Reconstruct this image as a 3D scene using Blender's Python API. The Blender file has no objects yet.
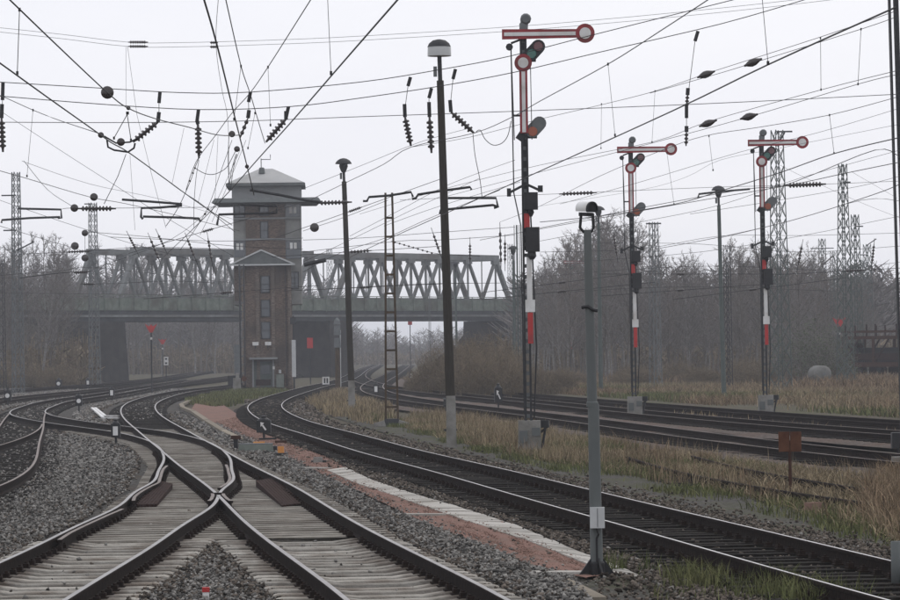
import bpy, bmesh, math, random
import numpy as np
from mathutils import Vector, Matrix

# ------------------------------------------------------------------ camera, sky, sun, exposure
SC = bpy.context.scene
COL = SC.collection
FPX, HC, ROLL, HOR = 3500.0, 2.57, math.radians(0.8), 350.0      # focal length in px of a 900 px wide frame, eye height
PITCH = math.atan((HOR - 300) / FPX)
_f = Vector((0, math.cos(PITCH), math.sin(PITCH)))
_u = Vector((0, -math.sin(PITCH), math.cos(PITCH)))
_r = Vector((1, 0, 0))
RT = _r * math.cos(ROLL) - _u * math.sin(ROLL)
UP = _r * math.sin(ROLL) + _u * math.cos(ROLL)
FW = _f
EYE = Vector((0, 0, HC))
cam_d = bpy.data.cameras.new('camera')
cam = bpy.data.objects.new('camera', cam_d)
COL.objects.link(cam)
cam_d.sensor_width = 36.0
cam_d.lens = FPX / 900 * 36
cam_d.clip_start = 0.5
cam_d.clip_end = 6000
M = Matrix((RT, UP, -FW)).transposed().to_4x4()
M.translation = EYE
cam.matrix_world = M
SC.camera = cam

SUN_EL, SUN_AZ = math.radians(48), math.radians(35)
W = bpy.data.worlds.new('World')
SC.world = W
W.use_nodes = True
wn, wl = W.node_tree.nodes, W.node_tree.links
wn.clear()
sky = wn.new('ShaderNodeTexSky')
sky.sky_type = 'NISHITA'
sky.sun_disc = False
sky.sun_elevation = SUN_EL
sky.sun_rotation = SUN_AZ
sky.dust_density = 4.0
b1 = wn.new('ShaderNodeBackground'); b1.inputs[1].default_value = 0.09
wl.new(sky.outputs[0], b1.inputs[0])
b2 = wn.new('ShaderNodeBackground')                     # the closed cloud layer of an overcast day
b2.inputs[0].default_value = (0.83, 0.835, 0.90, 1); b2.inputs[1].default_value = 1.08
tcw = wn.new('ShaderNodeTexCoord'); mpw = wn.new('ShaderNodeMapping'); mpw.inputs['Scale'].default_value = (3, 3, 14); nzw = wn.new('ShaderNodeTexNoise'); nzw.inputs['Scale'].default_value = 1.6; nzw.inputs['Detail'].default_value = 4
wl.new(tcw.outputs['Generated'], mpw.inputs['Vector']); wl.new(mpw.outputs[0], nzw.inputs['Vector'])
mcw = wn.new('ShaderNodeMix'); mcw.data_type = 'RGBA'; mcw.inputs[6].default_value = (.79, .80, .875, 1); mcw.inputs[7].default_value = (.90, .90, .935, 1); wl.new(nzw.outputs['Fac'], mcw.inputs[0]); wl.new(mcw.outputs[2], b2.inputs[0])
mx = wn.new('ShaderNodeMixShader'); mx.inputs[0].default_value = 0.9
wl.new(b1.outputs[0], mx.inputs[1]); wl.new(b2.outputs[0], mx.inputs[2])
wo = wn.new('ShaderNodeOutputWorld'); wl.new(mx.outputs[0], wo.inputs[0])

sd = bpy.data.lights.new('sun', 'SUN'); sd.energy = 0.6; sd.angle = math.radians(25); sd.color = (1, 0.96, 0.9)
so = bpy.data.objects.new('sun', sd); COL.objects.link(so)
_to = Vector((math.sin(SUN_AZ) * math.cos(SUN_EL), math.cos(SUN_AZ) * math.cos(SUN_EL), math.sin(SUN_EL)))
so.rotation_euler = _to.to_track_quat('Z', 'Y').to_euler()

SC.view_settings.view_transform = 'Standard'
SC.view_settings.look = 'None'
SC.view_settings.exposure = 0.14
SC.view_settings.gamma = 1.0
SC.render.engine = 'CYCLES'
SC.cycles.use_denoising = True
SC.cycles.volume_bounces = 2
SC.cycles.max_bounces = 6
SC.cycles.diffuse_bounces = 3

# ------------------------------------------------------------------ pixels of the photograph -> directions
def ray(px, py): return FW + RT * ((px - 450) / FPX) + UP * ((300 - py) / FPX)
def G(px, py, z=0.0):                                    # where the line of sight meets height z
    r = ray(px, py); return EYE + r * ((z - HC) / r.z)
def P(px, py, d):                                        # at a known distance
    r = ray(px, py); return EYE + r * (d / r.y)
def proj(p):
    v = Vector(p) - EYE; t = v.dot(FW); return 450 + FPX * v.dot(RT) / t, 300 - FPX * v.dot(UP) / t
def at(px, d, z=0.0):                                    # ground point at distance d on the column px
    p = P(px, 350, d)
    for _ in range(4):
        q = proj((p.x, d, z)); p.x += (px - q[0]) * d / FPX
    return Vector((p.x, d, z))
rnd = random.Random(7)
R = math.radians

# ------------------------------------------------------------------ materials
MAT = {}
def material(name, col, rough=0.8, col2=None, scale=3.0, detail=4.0, bump=0.0, bscale=None, metal=0.0, island=0.0, spec=0.3, col3=None, scale3=0.4, emit=None, vor=False, stretch=None):
    m = bpy.data.materials.new(name); m.use_nodes = True
    n, l = m.node_tree.nodes, m.node_tree.links
    bs = n['Principled BSDF']
    bs.inputs['Roughness'].default_value = rough
    bs.inputs['Metallic'].default_value = metal
    bs.inputs['Specular IOR Level'].default_value = min(spec, .06) if rough >= .84 and not metal else spec
    geo = n.new('ShaderNodeNewGeometry')
    pos = geo.outputs['Position']
    if stretch:
        mp = n.new('ShaderNodeMapping'); mp.inputs['Scale'].default_value = stretch
        l.new(pos, mp.inputs['Vector']); pos = mp.outputs[0]
    c4 = lambda c: (c[0], c[1], c[2], 1)
    out = None
    if col2 is not None:
        if vor:
            nz = n.new('ShaderNodeTexVoronoi'); nz.inputs['Scale'].default_value = scale; fac = nz.outputs['Color']
            sp = n.new('ShaderNodeSeparateColor'); l.new(fac, sp.inputs[0]); fac = sp.outputs[0]
        else:
            nz = n.new('ShaderNodeTexNoise'); nz.inputs['Scale'].default_value = scale; nz.inputs['Detail'].default_value = detail
            nz.inputs['Roughness'].default_value = 0.65
            fac = nz.outputs['Fac']
        l.new(pos, nz.inputs['Vector'])
        rp = n.new('ShaderNodeMapRange'); rp.inputs[1].default_value = 0.1 if vor else 0.32; rp.inputs[2].default_value = 0.95 if vor else 0.68
        l.new(fac, rp.inputs[0])
        mixn = n.new('ShaderNodeMix'); mixn.data_type = 'RGBA'
        mixn.inputs[6].default_value = c4(col); mixn.inputs[7].default_value = c4(col2)
        l.new(rp.outputs[0], mixn.inputs[0]); out = mixn.outputs[2]
        if col3 is not None:
            n3 = n.new('ShaderNodeTexNoise'); n3.inputs['Scale'].default_value = scale3; n3.inputs['Detail'].default_value = 5
            l.new(geo.outputs['Position'], n3.inputs['Vector'])
            r3 = n.new('ShaderNodeMapRange'); r3.inputs[1].default_value = 0.45; r3.inputs[2].default_value = 0.7
            l.new(n3.outputs['Fac'], r3.inputs[0])
            m3 = n.new('ShaderNodeMix'); m3.data_type = 'RGBA'; m3.inputs[7].default_value = c4(col3)
            l.new(out, m3.inputs[6]); l.new(r3.outputs[0], m3.inputs[0]); out = m3.outputs[2]
    if island:
        hs = n.new('ShaderNodeHueSaturation')
        mr = n.new('ShaderNodeMapRange'); mr.inputs[3].default_value = 1 - island; mr.inputs[4].default_value = 1 + island
        l.new(geo.outputs['Random Per Island'], mr.inputs[0]); l.new(mr.outputs[0], hs.inputs['Value'])
        if out: l.new(out, hs.inputs['Color'])
        else: hs.inputs['Color'].default_value = c4(col)
        out = hs.outputs[0]
    if out: l.new(out, bs.inputs['Base Color'])
    else: bs.inputs['Base Color'].default_value = c4(col)
    if bump:
        bz = n.new('ShaderNodeTexNoise'); bz.inputs['Scale'].default_value = bscale or scale * 2; bz.inputs['Detail'].default_value = 6
        l.new(pos, bz.inputs['Vector'])
        bn = n.new('ShaderNodeBump'); bn.inputs['Strength'].default_value = bump; bn.inputs['Distance'].default_value = 0.03
        l.new(bz.outputs['Fac'], bn.inputs['Height']); l.new(bn.outputs[0], bs.inputs['Normal'])
    if emit:
        bs.inputs['Emission Color'].default_value = c4(emit[0]); bs.inputs['Emission Strength'].default_value = emit[1]
    MAT[name] = m
    return m
material('ballast', (.03, .0285, .0265), .9, (.115, .11, .101), 16, bump=1, bscale=30, col3=(.07, .057, .046), scale3=.5, vor=True)
material('ballast_brown', (.011, .010, .0095), .9, (.04, .036, .033), 16, bump=1, bscale=30, col3=(.028, .021, .018), scale3=.6, vor=True)
material('ballast_rust', (.06, .048, .041), .9, (.145, .122, .107), 14, bump=1, bscale=30, col3=(.11, .075, .06), scale3=.4, vor=True)
material('stone_grey', (.168, .161, .149), .85, island=.8)
material('stone_brown', (.095, .08, .066), .85, island=.8)
material('stone_red', (.20, .125, .10), .85, island=.4)
material('red_gravel', (.17, .10, .08), .95, (.26, .158, .13), 40, bump=.5, bscale=60, col3=(.15, .11, .09), scale3=1.1)
material('soil', (.05, .043, .034), .95, (.12, .102, .078), 8, bump=.8, bscale=14, col3=(.075, .08, .042), scale3=.25)
material('ash', (.05, .047, .043), .95, (.115, .108, .098), 22, bump=1, bscale=30, col3=(.075, .078, .045), scale3=.7, vor=True)
material('sand_fill', (.15, .14, .122), .95, (.25, .235, .205), 5, bump=.6, bscale=40, col3=(.11, .098, .085), scale3=.9)
material('concrete_sleeper', (.28, .262, .23), .9, (.40, .38, .34), 6, bump=.5, bscale=30, col3=(.17, .145, .12), scale3=1.6)
material('concrete_timber', (.20, .185, .16), .92, (.33, .31, .275), 4, bump=.5, bscale=30, col3=(.13, .11, .092), scale3=.8)
material('wood_sleeper', (.009, .008, .0072), .9, (.03, .026, .022), 9, bump=.5, bscale=30)
material('rail_side', (.010, .0075, .0065), .9, (.024, .016, .0125), 9, bump=.3)
material('rail_top', (.62, .61, .60), .34, (.5, .48, .47), 2.5, metal=1.0)
material('rail_dull', (.33, .32, .31), .42, (.22, .205, .195), 2.0, metal=1.0)
material('rail_worn', (.13, .10, .085), .6, (.22, .19, .17), 3, metal=.4)
material('fastening', (.014, .0105, .009), .9, (.032, .021, .016), 12)
material('concrete', (.20, .196, .182), .9, (.28, .272, .255), 4, bump=.4, bscale=25, col3=(.135, .128, .11), scale3=1.5)
material('concrete_slab', (.36, .345, .315), .9, (.45, .43, .395), 5, bump=.4, bscale=30, col3=(.27, .255, .225), scale3=.9)
material('kerb', (.19, .165, .13), .9, (.26, .23, .185), 3, bump=.4)
material('wood_pole', (.035, .031, .026), .9, (.058, .052, .043), 6, bump=.6, stretch=(6, 6, .5))
material('steel_grey', (.10, .11, .113), .65, (.15, .16, .162), 4, metal=.1)
material('galvanised', (.105, .115, .113), .75, (.12, .13, .128), 3, bump=.1)
material('steel_green', (.06, .078, .072), .7, (.09, .108, .10), 5)
material('steel_dark', (.02, .021, .023), .7, (.035, .036, .038), 6)
material('mast_brown', (.05, .038, .026), .85, (.095, .066, .04), 4)
material('black', (.012, .012, .013), .5, (.022, .022, .024), 8)
material('insulator_brown', (.03, .022, .02), .25, spec=.6)
material('wire', (.028, .028, .03), .6)
material('wire_copper', (.12, .12, .125), .7)
material('white_paint', (.62, .62, .61), .5, (.76, .76, .75), 6, col3=(.52, .50, .47), scale3=3)
material('red_paint', (.42, .028, .03), .5, (.50, .045, .042), 6, col3=(.30, .035, .035), scale3=3)
material('red_dark', (.23, .022, .03), .55, (.31, .035, .04), 7, col3=(.16, .03, .03), scale3=3)
material('orange_paint', (.55, .22, .05), .6, (.62, .28, .07), 6)
material('rust', (.04, .021, .016), .9, (.075, .038, .026), 6, bump=.3)
material('rust_dark', (.022, .013, .0115), .9, (.045, .024, .019), 6, bump=.4)
material('rust_plate', (.075, .033, .02), .85, (.115, .052, .03), 5)
material('lens_green', (.01, .10, .075), .15, spec=.7)
material('lens_red', (.10, .015, .02), .15, spec=.7)
material('lens_orange', (.32, .075, .03), .3, spec=.5)
material('glass', (.035, .045, .055), .08, spec=.8)
material('glass_milk', (.42, .43, .43), .35, (.5, .51, .5), 4)
material('brick', (.065, .048, .038), .95, (.225, .17, .135), 5, bump=.6, bscale=20, col3=(.085, .07, .06), scale3=.6, stretch=(1, 1, 2.6))
material('brick_light', (.085, .068, .056), .95, (.24, .195, .162), 5, bump=.6, bscale=20, col3=(.11, .095, .082), scale3=.6, stretch=(1, 1, 2.6))
material('plaster', (.20, .202, .19), .9, (.28, .28, .265), 1.2, bump=.2, col3=(.15, .147, .135), scale3=.5)
material('plaster_dark', (.22, .23, .23), .9, (.27, .275, .275), 1.2, bump=.2)
material('roof_sheet', (.34, .345, .34), .7, (.42, .42, .41), 1.0, col3=(.30, .30, .29), scale3=.5)
material('canopy', (.09, .10, .10), .8, (.13, .14, .135), 2)
material('truss_steel', (.12, .128, .126), .75, (.20, .208, .203), 1.2, col3=(.10, .09, .08), scale3=.35)
material('deck_green', (.115, .14, .115), .85, (.20, .225, .19), 1.6, col3=(.10, .095, .08), scale3=.6)
material('deck_dark', (.04, .043, .045), .85, (.075, .08, .083), .7)
material('abutment', (.025, .024, .023), .95, (.055, .05, .046), .8, bump=.4, bscale=6)
material('bark', (.10, .09, .08), .9, (.17, .15, .132), 5, bump=.3, stretch=(3, 3, .6))
material('birch', (.27, .26, .245), .85, (.13, .12, .11), 3, stretch=(1, 1, 3))
material('twig', (.16, .146, .137), .95, island=.4)
material('twig_red', (.175, .148, .13), .95, island=.4)
material('bramble', (.165, .132, .09), .95, island=.45)
material('leaf_green', (.075, .10, .045), .8, island=.45)
material('grass_dry', (.29, .235, .15), .95, island=.6, col2=(.17, .135, .088), scale=.5)
material('grass_rust', (.165, .115, .075), .95, island=.6, col2=(.23, .175, .115), scale=.4)
material('grass_green', (.085, .105, .04), .9, island=.6, col2=(.15, .145, .07), scale=.6)
material('embankment', (.03, .027, .022), .95, (.06, .053, .042), .9, bump=.8, bscale=3)
material('grey_green_box', (.13, .15, .13), .6, (.18, .20, .175), 5)
material('board_grey', (.45, .46, .46), .6, (.52, .53, .53), 4)
material('tank_grey', (.17, .17, .16), .75, (.10, .095, .085), 1.5)

def vary(name, amount, dust=None):
    m = MAT[name]; n, l = m.node_tree.nodes, m.node_tree.links; bs = n['Principled BSDF']; src = bs.inputs['Base Color'].links[0].from_socket
    oi = n.new('ShaderNodeObjectInfo'); mr = n.new('ShaderNodeMapRange'); mr.inputs[3].default_value = 1 - amount; mr.inputs[4].default_value = 1 + amount; l.new(oi.outputs['Random'], mr.inputs[0])
    hs = n.new('ShaderNodeHueSaturation'); l.new(src, hs.inputs['Color']); l.new(mr.outputs[0], hs.inputs['Value']); out = hs.outputs[0]
    if dust:                                                # rust and brake dust settled beside the rails
        tc = n.new('ShaderNodeTexCoord'); sx = n.new('ShaderNodeSeparateXYZ'); l.new(tc.outputs['Object'], sx.inputs[0]); ab = n.new('ShaderNodeMath'); ab.operation = 'ABSOLUTE'; l.new(sx.outputs[0], ab.inputs[0])
        d0 = n.new('ShaderNodeMath'); d0.operation = 'SUBTRACT'; l.new(ab.outputs[0], d0.inputs[0]); d0.inputs[1].default_value = .7525; d1 = n.new('ShaderNodeMath'); d1.operation = 'ABSOLUTE'; l.new(d0.outputs[0], d1.inputs[0])
        nz = n.new('ShaderNodeTexNoise'); nz.inputs['Scale'].default_value = 5; g = n.new('ShaderNodeNewGeometry'); l.new(g.outputs['Position'], nz.inputs['Vector'])
        ad = n.new('ShaderNodeMath'); ad.operation = 'MULTIPLY_ADD'; l.new(nz.outputs['Fac'], ad.inputs[0]); ad.inputs[1].default_value = .5; l.new(d1.outputs[0], ad.inputs[2])
        m2 = n.new('ShaderNodeMapRange'); m2.inputs[1].default_value = .28; m2.inputs[2].default_value = .62; m2.inputs[3].default_value = .88; m2.inputs[4].default_value = 0; l.new(ad.outputs[0], m2.inputs[0])
        mm = n.new('ShaderNodeMix'); mm.data_type = 'RGBA'; mm.inputs[7].default_value = (*dust, 1); l.new(out, mm.inputs[6]); l.new(m2.outputs[0], mm.inputs[0]); out = mm.outputs[2]
    l.new(out, bs.inputs['Base Color'])
vary('concrete_sleeper', .28, (.07, .05, .039)); vary('wood_sleeper', .35); vary('concrete_slab', .16); vary('concrete_timber', .22); vary('truss_steel', .12); vary('kerb', .15)

# ------------------------------------------------------------------ mesh helpers
class MB:
    def __init__(s): s.v = []; s.f = []; s.m = []
    def add(s, vs, fs, mi=0):
        o = len(s.v); s.v += [tuple(v) for v in vs]; s.f += [tuple(i + o for i in f) for f in fs]; s.m += [mi] * len(fs); return s
    def box(s, c, size, rot=None, mi=0, taper=1.0):
        x, y, z = size[0] / 2, size[1] / 2, size[2] / 2; t = taper
        vs = [Vector(p) for p in ((-x, -y, -z), (x, -y, -z), (x, y, -z), (-x, y, -z), (-x * t, -y * t, z), (x * t, -y * t, z), (x * t, y * t, z), (-x * t, y * t, z))]
        if rot is not None: vs = [rot @ v for v in vs]
        c = Vector(c)
        return s.add([v + c for v in vs], [(0, 3, 2, 1), (4, 5, 6, 7), (0, 1, 5, 4), (1, 2, 6, 5), (2, 3, 7, 6), (3, 0, 4, 7)], mi)
    def bar(s, a, b, w, h, mi=0, up=Vector((0, 0, 1))):
        a, b = Vector(a), Vector(b); d = b - a; L = d.length; d = d / L
        x = d.cross(up)
        if x.length < 1e-4: x = d.cross(Vector((1, 0, 0)))
        x.normalize(); y = x.cross(d)
        vs = []
        for p in (a, b):
            for sx, sy in ((-1, -1), (1, -1), (1, 1), (-1, 1)): vs.append(p + x * (sx * w / 2) + y * (sy * h / 2))
        return s.add(vs, [(0, 1, 2, 3), (7, 6, 5, 4), (0, 4, 5, 1), (1, 5, 6, 2), (2, 6, 7, 3), (3, 7, 4, 0)], mi)
    def tube(s, pts, r, n=6, mi=0, cap=True):
        pts = [Vector(p) for p in pts]
        rs = r if isinstance(r, (list, tuple)) else [r] * len(pts)
        o = len(s.v); prev = None
        for i, p in enumerate(pts):
            d = (pts[min(i + 1, len(pts) - 1)] - pts[max(i - 1, 0)]).normalized()
            x = d.cross(Vector((0, 0, 1))) if prev is None else prev - d * prev.dot(d)
            if x.length < 1e-3: x = d.cross(Vector((0, 1, 0)))
            x.normalize(); prev = x; y = d.cross(x)
            for k in range(n):
                a = 2 * math.pi * k / n; q = p + (x * math.cos(a) + y * math.sin(a)) * rs[i]; s.v.append((q.x, q.y, q.z))
        for i in range(len(pts) - 1):
            for k in range(n):
                a, b = o + i * n + k, o + i * n + (k + 1) % n
                s.f.append((a, b, b + n, a + n)); s.m.append(mi)
        if cap:
            s.f.append(tuple(o + k for k in range(n))[::-1]); s.m.append(mi)
            e = o + (len(pts) - 1) * n; s.f.append(tuple(e + k for k in range(n))); s.m.append(mi)
        return s
    def lathe(s, a, axis, prof, n=12, mi=0):               # prof: (distance along axis, radius)
        axis = Vector(axis).normalized()
        pts = [Vector(a) + axis * q[0] for q in prof]; 
        x = axis.cross(Vector((0, 0, 1)))
        if x.length < 1e-3: x = Vector((1, 0, 0))
        x.normalize(); y = axis.cross(x); o = len(s.v)
        for p, q in zip(pts, prof):
            for k in range(n):
                t = 2 * math.pi * k / n; s.v.append(tuple(p + (x * math.cos(t) + y * math.sin(t)) * max(q[1], 1e-4)))
        for i in range(len(prof) - 1):
            for k in range(n):
                a_, b_ = o + i * n + k, o + i * n + (k + 1) % n; s.f.append((a_, b_, b_ + n, a_ + n)); s.m.append(mi)
        s.f.append(tuple(o + k for k in range(n))[::-1]); s.m.append(mi)
        e = o + (len(prof) - 1) * n; s.f.append(tuple(e + k for k in range(n))); s.m.append(mi)
        return s
    def prism(s, poly, y0, y1, mi=0):                       # poly in x,z extruded along y
        n = len(poly); vs = [(p[0], y0, p[1]) for p in poly] + [(p[0], y1, p[1]) for p in poly]
        return s.add(vs, [tuple(range(n)), tuple(range(2 * n - 1, n - 1, -1))] + [(i, i + n, (i + 1) % n + n, (i + 1) % n) for i in range(n)], mi)
    def data(s, name, mats, smooth=False):
        me = bpy.data.meshes.new(name); me.from_pydata(s.v, [], s.f)
        for m in (mats if isinstance(mats, (list, tuple)) else [mats]): me.materials.append(MAT[m])
        if any(s.m): me.polygons.foreach_set('material_index', s.m)
        bm = bmesh.new(); bm.from_mesh(me); bmesh.ops.recalc_face_normals(bm, faces=bm.faces)
        if smooth:
            for e in bm.edges:
                if len(e.link_faces) == 2 and e.calc_face_angle(0) > .75: e.smooth = False
        bm.to_mesh(me); bm.free()
        if smooth: me.polygons.foreach_set('use_smooth', [True] * len(me.polygons))
        me.update(); return me
    def build(s, name, mats, parent=None, smooth=False): return link(name, s.data(name, mats, smooth), parent)
def link(name, data, parent=None):
    o = bpy.data.objects.new(name, data); COL.objects.link(o)
    if parent is not None: o.parent = parent
    return o
def tag(o, label=None, cat=None, group=None, kind=None):
    if label: o['label'] = label
    if cat: o['category'] = cat
    if group: o['group'] = group
    if kind: o['kind'] = kind
    return o
def thing(name, label, cat, loc=(0, 0, 0), rz=0.0, group=None):
    o = bpy.data.objects.new(name, None); COL.objects.link(o); o.empty_display_size = .2
    o.location = loc; o.rotation_euler = (0, 0, rz)
    return tag(o, label, cat, group)
def copy_tree(o, loc, rz=0.0, sc=1.0, label=None, group=None, kids=None):
    c = o.copy(); COL.objects.link(c); c.location = loc; c.rotation_euler = (0, 0, rz)
    c.scale = sc if isinstance(sc, (tuple, list, Vector)) else (sc, sc, sc)
    if label: c['label'] = label
    if group: c['group'] = group
    def rec(src, dst):
        for ch in KIDS.get(src.name, ()):
            d = ch.copy(); COL.objects.link(d); d.parent = dst; rec(ch, d)
    rec(o, c); return c
KIDS = {}
def remember(o):
    KIDS.clear()
    for ob in COL.objects:
        if ob.parent is not None: KIDS.setdefault(ob.parent.name, []).append(ob)
def fast_mesh(name, V, Fc, mat, parent=None):
    me = bpy.data.meshes.new(name); V = np.asarray(V, dtype=np.float32); Fc = np.asarray(Fc, dtype=np.int32)
    me.vertices.add(len(V)); me.vertices.foreach_set('co', V.ravel())
    k = Fc.shape[1]; me.loops.add(Fc.size); me.loops.foreach_set('vertex_index', Fc.ravel())
    me.polygons.add(len(Fc)); me.polygons.foreach_set('loop_start', np.arange(0, Fc.size, k, dtype=np.int32))
    me.materials.append(MAT[mat]); me.update(calc_edges=True); me.validate()
    return link(name, me, parent)
def rib(a, b, r, n, mb=None, core=.45):                     # a ribbed insulator between two points
    mb = mb or MB(); a, b = Vector(a), Vector(b); L = (b - a).length; pr = [(0, r * .3), (L * .08, r * .35)]
    for i in range(n):
        t0 = L * (.1 + .8 * i / n); w = L * .8 / n
        pr += [(t0, r * core), (t0 + w * .25, r), (t0 + w * .6, r * .95), (t0 + w * .7, r * core)]
    pr += [(L * .92, r * .35), (L, r * .3)]
    return mb.lathe(a, b - a, pr, 10)

# ------------------------------------------------------------------ ground sheets
NPR = np.random.default_rng(3)
def strip(name, left, right, z, mat, n=60, m=10, amp=.012, kind='structure', raw=False, pw=1.0, drop=.05):
    """a sheet between two edges (lists of pixels, or of world points) listed from the near end to the far end"""
    def res(e):
        q = np.array([(p if raw else G(p[0], p[1], z))[:2] for p in e])
        s = np.concatenate([[0], np.cumsum(np.hypot(*np.diff(q, axis=0).T))]); t = np.linspace(0, 1, n + 1) ** pw * s[-1]
        return np.stack([np.interp(t, s, q[:, 0]), np.interp(t, s, q[:, 1])], 1)
    a, b = res(left), res(right); V = []
    for i in range(n + 1):
        for j in range(m + 1):
            p = a[i] + (b[i] - a[i]) * j / m
            e = -drop if j in (0, m) else 0
            V.append((p[0], p[1], z + e + NPR.normal() * amp))
    Fc = [(i * (m + 1) + j, i * (m + 1) + j + 1, (i + 1) * (m + 1) + j + 1, (i + 1) * (m + 1) + j) for i in range(n) for j in range(m)]
    o = fast_mesh(name, V, Fc, mat); return tag(o, kind=kind)
gm = MB(); gm.add([(-450, -30, -.2), (450, -30, -.2), (450, 3000, -.2), (-450, 3000, -.2)], [(0, 1, 2, 3)])
tag(gm.build('ground', 'soil'), kind='structure')

# ------------------------------------------------------------------ track centre lines, fitted to the rails seen in the photo
def fit(left=(), right=(), center=(), lam=30., z=.17, y0=None, y1=None):
    D = []
    for pts, s in ((left, -1), (right, 1), (center, 0)):
        for q in pts: g = G(q[0], q[1], z); D.append((g.x, g.y, s))
    ys = [d[1] for d in D]; a = y0 or min(ys) * .97; b = y1 or max(ys) * 1.02
    n = int(math.log(b / a) / math.log(1.02)) + 2; K = a * np.power(b / a, np.linspace(0, 1, n)); x = np.zeros(n); sl = np.zeros(n)
    for it in range(5):
        A = []; B = []
        for X, Y, s in D:
            i = min(max(int(np.searchsorted(K, Y)) - 1, 0), n - 2); t = (Y - K[i]) / (K[i + 1] - K[i]); sp = np.interp(Y, K, sl)
            w = 1 / (Y / FPX * .6 + abs(sp) * Y * Y / (FPX * HC) * .4 + .01)
            r = np.zeros(n); r[i] = (1 - t) * w; r[i + 1] = t * w; A.append(r); B.append((X - s * .7525 * math.sqrt(1 + sp * sp)) * w)
        for i in range(1, n - 2):
            r = np.zeros(n); h = K[i + 1] - K[i]; r[i - 1:i + 3] = np.array([-1, 3, -3, 1.]) / h ** 3 * lam * h ** 1.5 * 8; A.append(r); B.append(0)
        x = np.linalg.lstsq(np.array(A), np.array(B), rcond=None)[0]; sl = np.gradient(x, K)
    return K, x
class Line:
    def __init__(s, K, x):
        s.K, s.x = K, x; s.sl = np.gradient(x, K)
    def at(s, y, off=0.0):
        k = float(np.interp(y, s.K, s.sl)); q = math.sqrt(1 + k * k); X = float(np.interp(y, s.K, s.x))
        return Vector((X + off / q, y - off * k / q, 0))
    def ang(s, y): return -math.atan(float(np.interp(y, s.K, s.sl)))     # rotation about z of the track direction from +y
    def ys(s, a, b, g=1.015): 
        a, b = max(a, s.K[0]), min(b, s.K[-1]); n = max(2, int(math.log(b / a) / math.log(g))); return list(a * np.power(b / a, np.linspace(0, 1, n + 1)))
    def stations(s, a, b, step):
        out = []; y = a
        while y < b: out.append(y); k = float(np.interp(y, s.K, s.sl)); y += step / math.sqrt(1 + k * k)
        return out
TR = {}
TR['A'] = Line(*fit(left=[(888, 600), (650, 533), (400, 462.5), (352, 450), (324, 440), (296, 431), (270, 423), (256, 417), (249, 410), (251, 404), (260, 399), (280, 393), (300, 388), (316, 384.5), (326, 382)],
    right=[(900, 563), (650, 504), (400, 445), (360, 435), (320, 425), (288, 412), (281, 407), (283, 402), (292, 397), (306, 392), (320, 387.5), (332, 384.4)], center=[(352, 376), (368, 367), (395, 360)]))
TR['B'] = Line(*fit(left=[(350, 600), (223, 496.5), (213.8, 491), (162, 449), (150, 439.5), (137, 428.7), (123, 417), (122, 408), (128.5, 402), (144.5, 396.7), (171, 391), (206.7, 387), (231.5, 384.5)],
    right=[(505, 600), (425, 557.8), (315, 500.3), (260, 470), (228, 453), (199.6, 439.6), (171, 422.4), (157, 411), (155, 405.6), (158.7, 402), (171, 396.7), (192, 392), (224, 387.8)], center=[(262, 380), (285, 375.5), (303, 371)], lam=60))
TR['C'] = Line(*fit(left=[(0, 562), (60, 534), (130, 499), (152, 484), (162, 466), (165, 458), (162, 450), (150, 441), (135.6, 436), (118, 431.6), (100, 429.8), (80, 427), (45, 422), (13, 415), (10.7, 413), (13, 410), (27, 406)],
    right=[(64, 600), (116, 568), (180, 526), (217, 494.7), (221, 488), (230, 471.6), (230.7, 462.7), (224.4, 453), (199.6, 439.2), (178, 434), (141, 428), (100, 423.4), (80, 420), (57, 416.5), (47, 414), (45, 410), (49, 406.7), (60, 403), (80, 399), (107, 395)], center=[(130, 389.5), (170, 383), (205, 377)], lam=12))
TR['D'] = Line(*fit(right=[(0, 485), (23, 473.5), (36, 458), (40, 439), (43, 420), (43.5, 413)], left=[(0, 426), (10.7, 414)], lam=30, y0=45))
TR['E'] = Line(*fit(right=[(0, 444.7), (20, 438), (37, 431), (41, 425)], lam=80, y0=55))
TR['F'] = Line(*fit(center=[(-30, 403), (0, 399.5), (60, 393), (120, 387.5), (180, 382), (230, 376.5), (262, 372)], lam=100))
TR['H'] = Line(*fit(center=[(-40, 395), (0, 391), (60, 386.5), (120, 382), (165, 377), (205, 371)], lam=100))
TR['I'] = Line(*fit(center=[(900, 457), (720, 437), (540, 414), (460, 405), (400, 397), (376, 391), (372, 386), (382, 379), (395, 372), (408, 364)], lam=60, y0=60))
TR['J'] = Line(*fit(center=[(900, 432), (720, 418.5), (540, 401.5), (460, 394), (400, 388), (366, 381.5), (358, 376), (364, 370), (380, 362)], lam=60, y0=75))
TR['K'] = Line(*fit(center=[(900, 421), (720, 409), (540, 395), (460, 389), (420, 385)], lam=100, y0=85))
TR['S'] = Line(*fit(left=[(704, 470.5), (792, 485), (865, 494.6)], lam=300, y0=50, y1=82))

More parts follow.
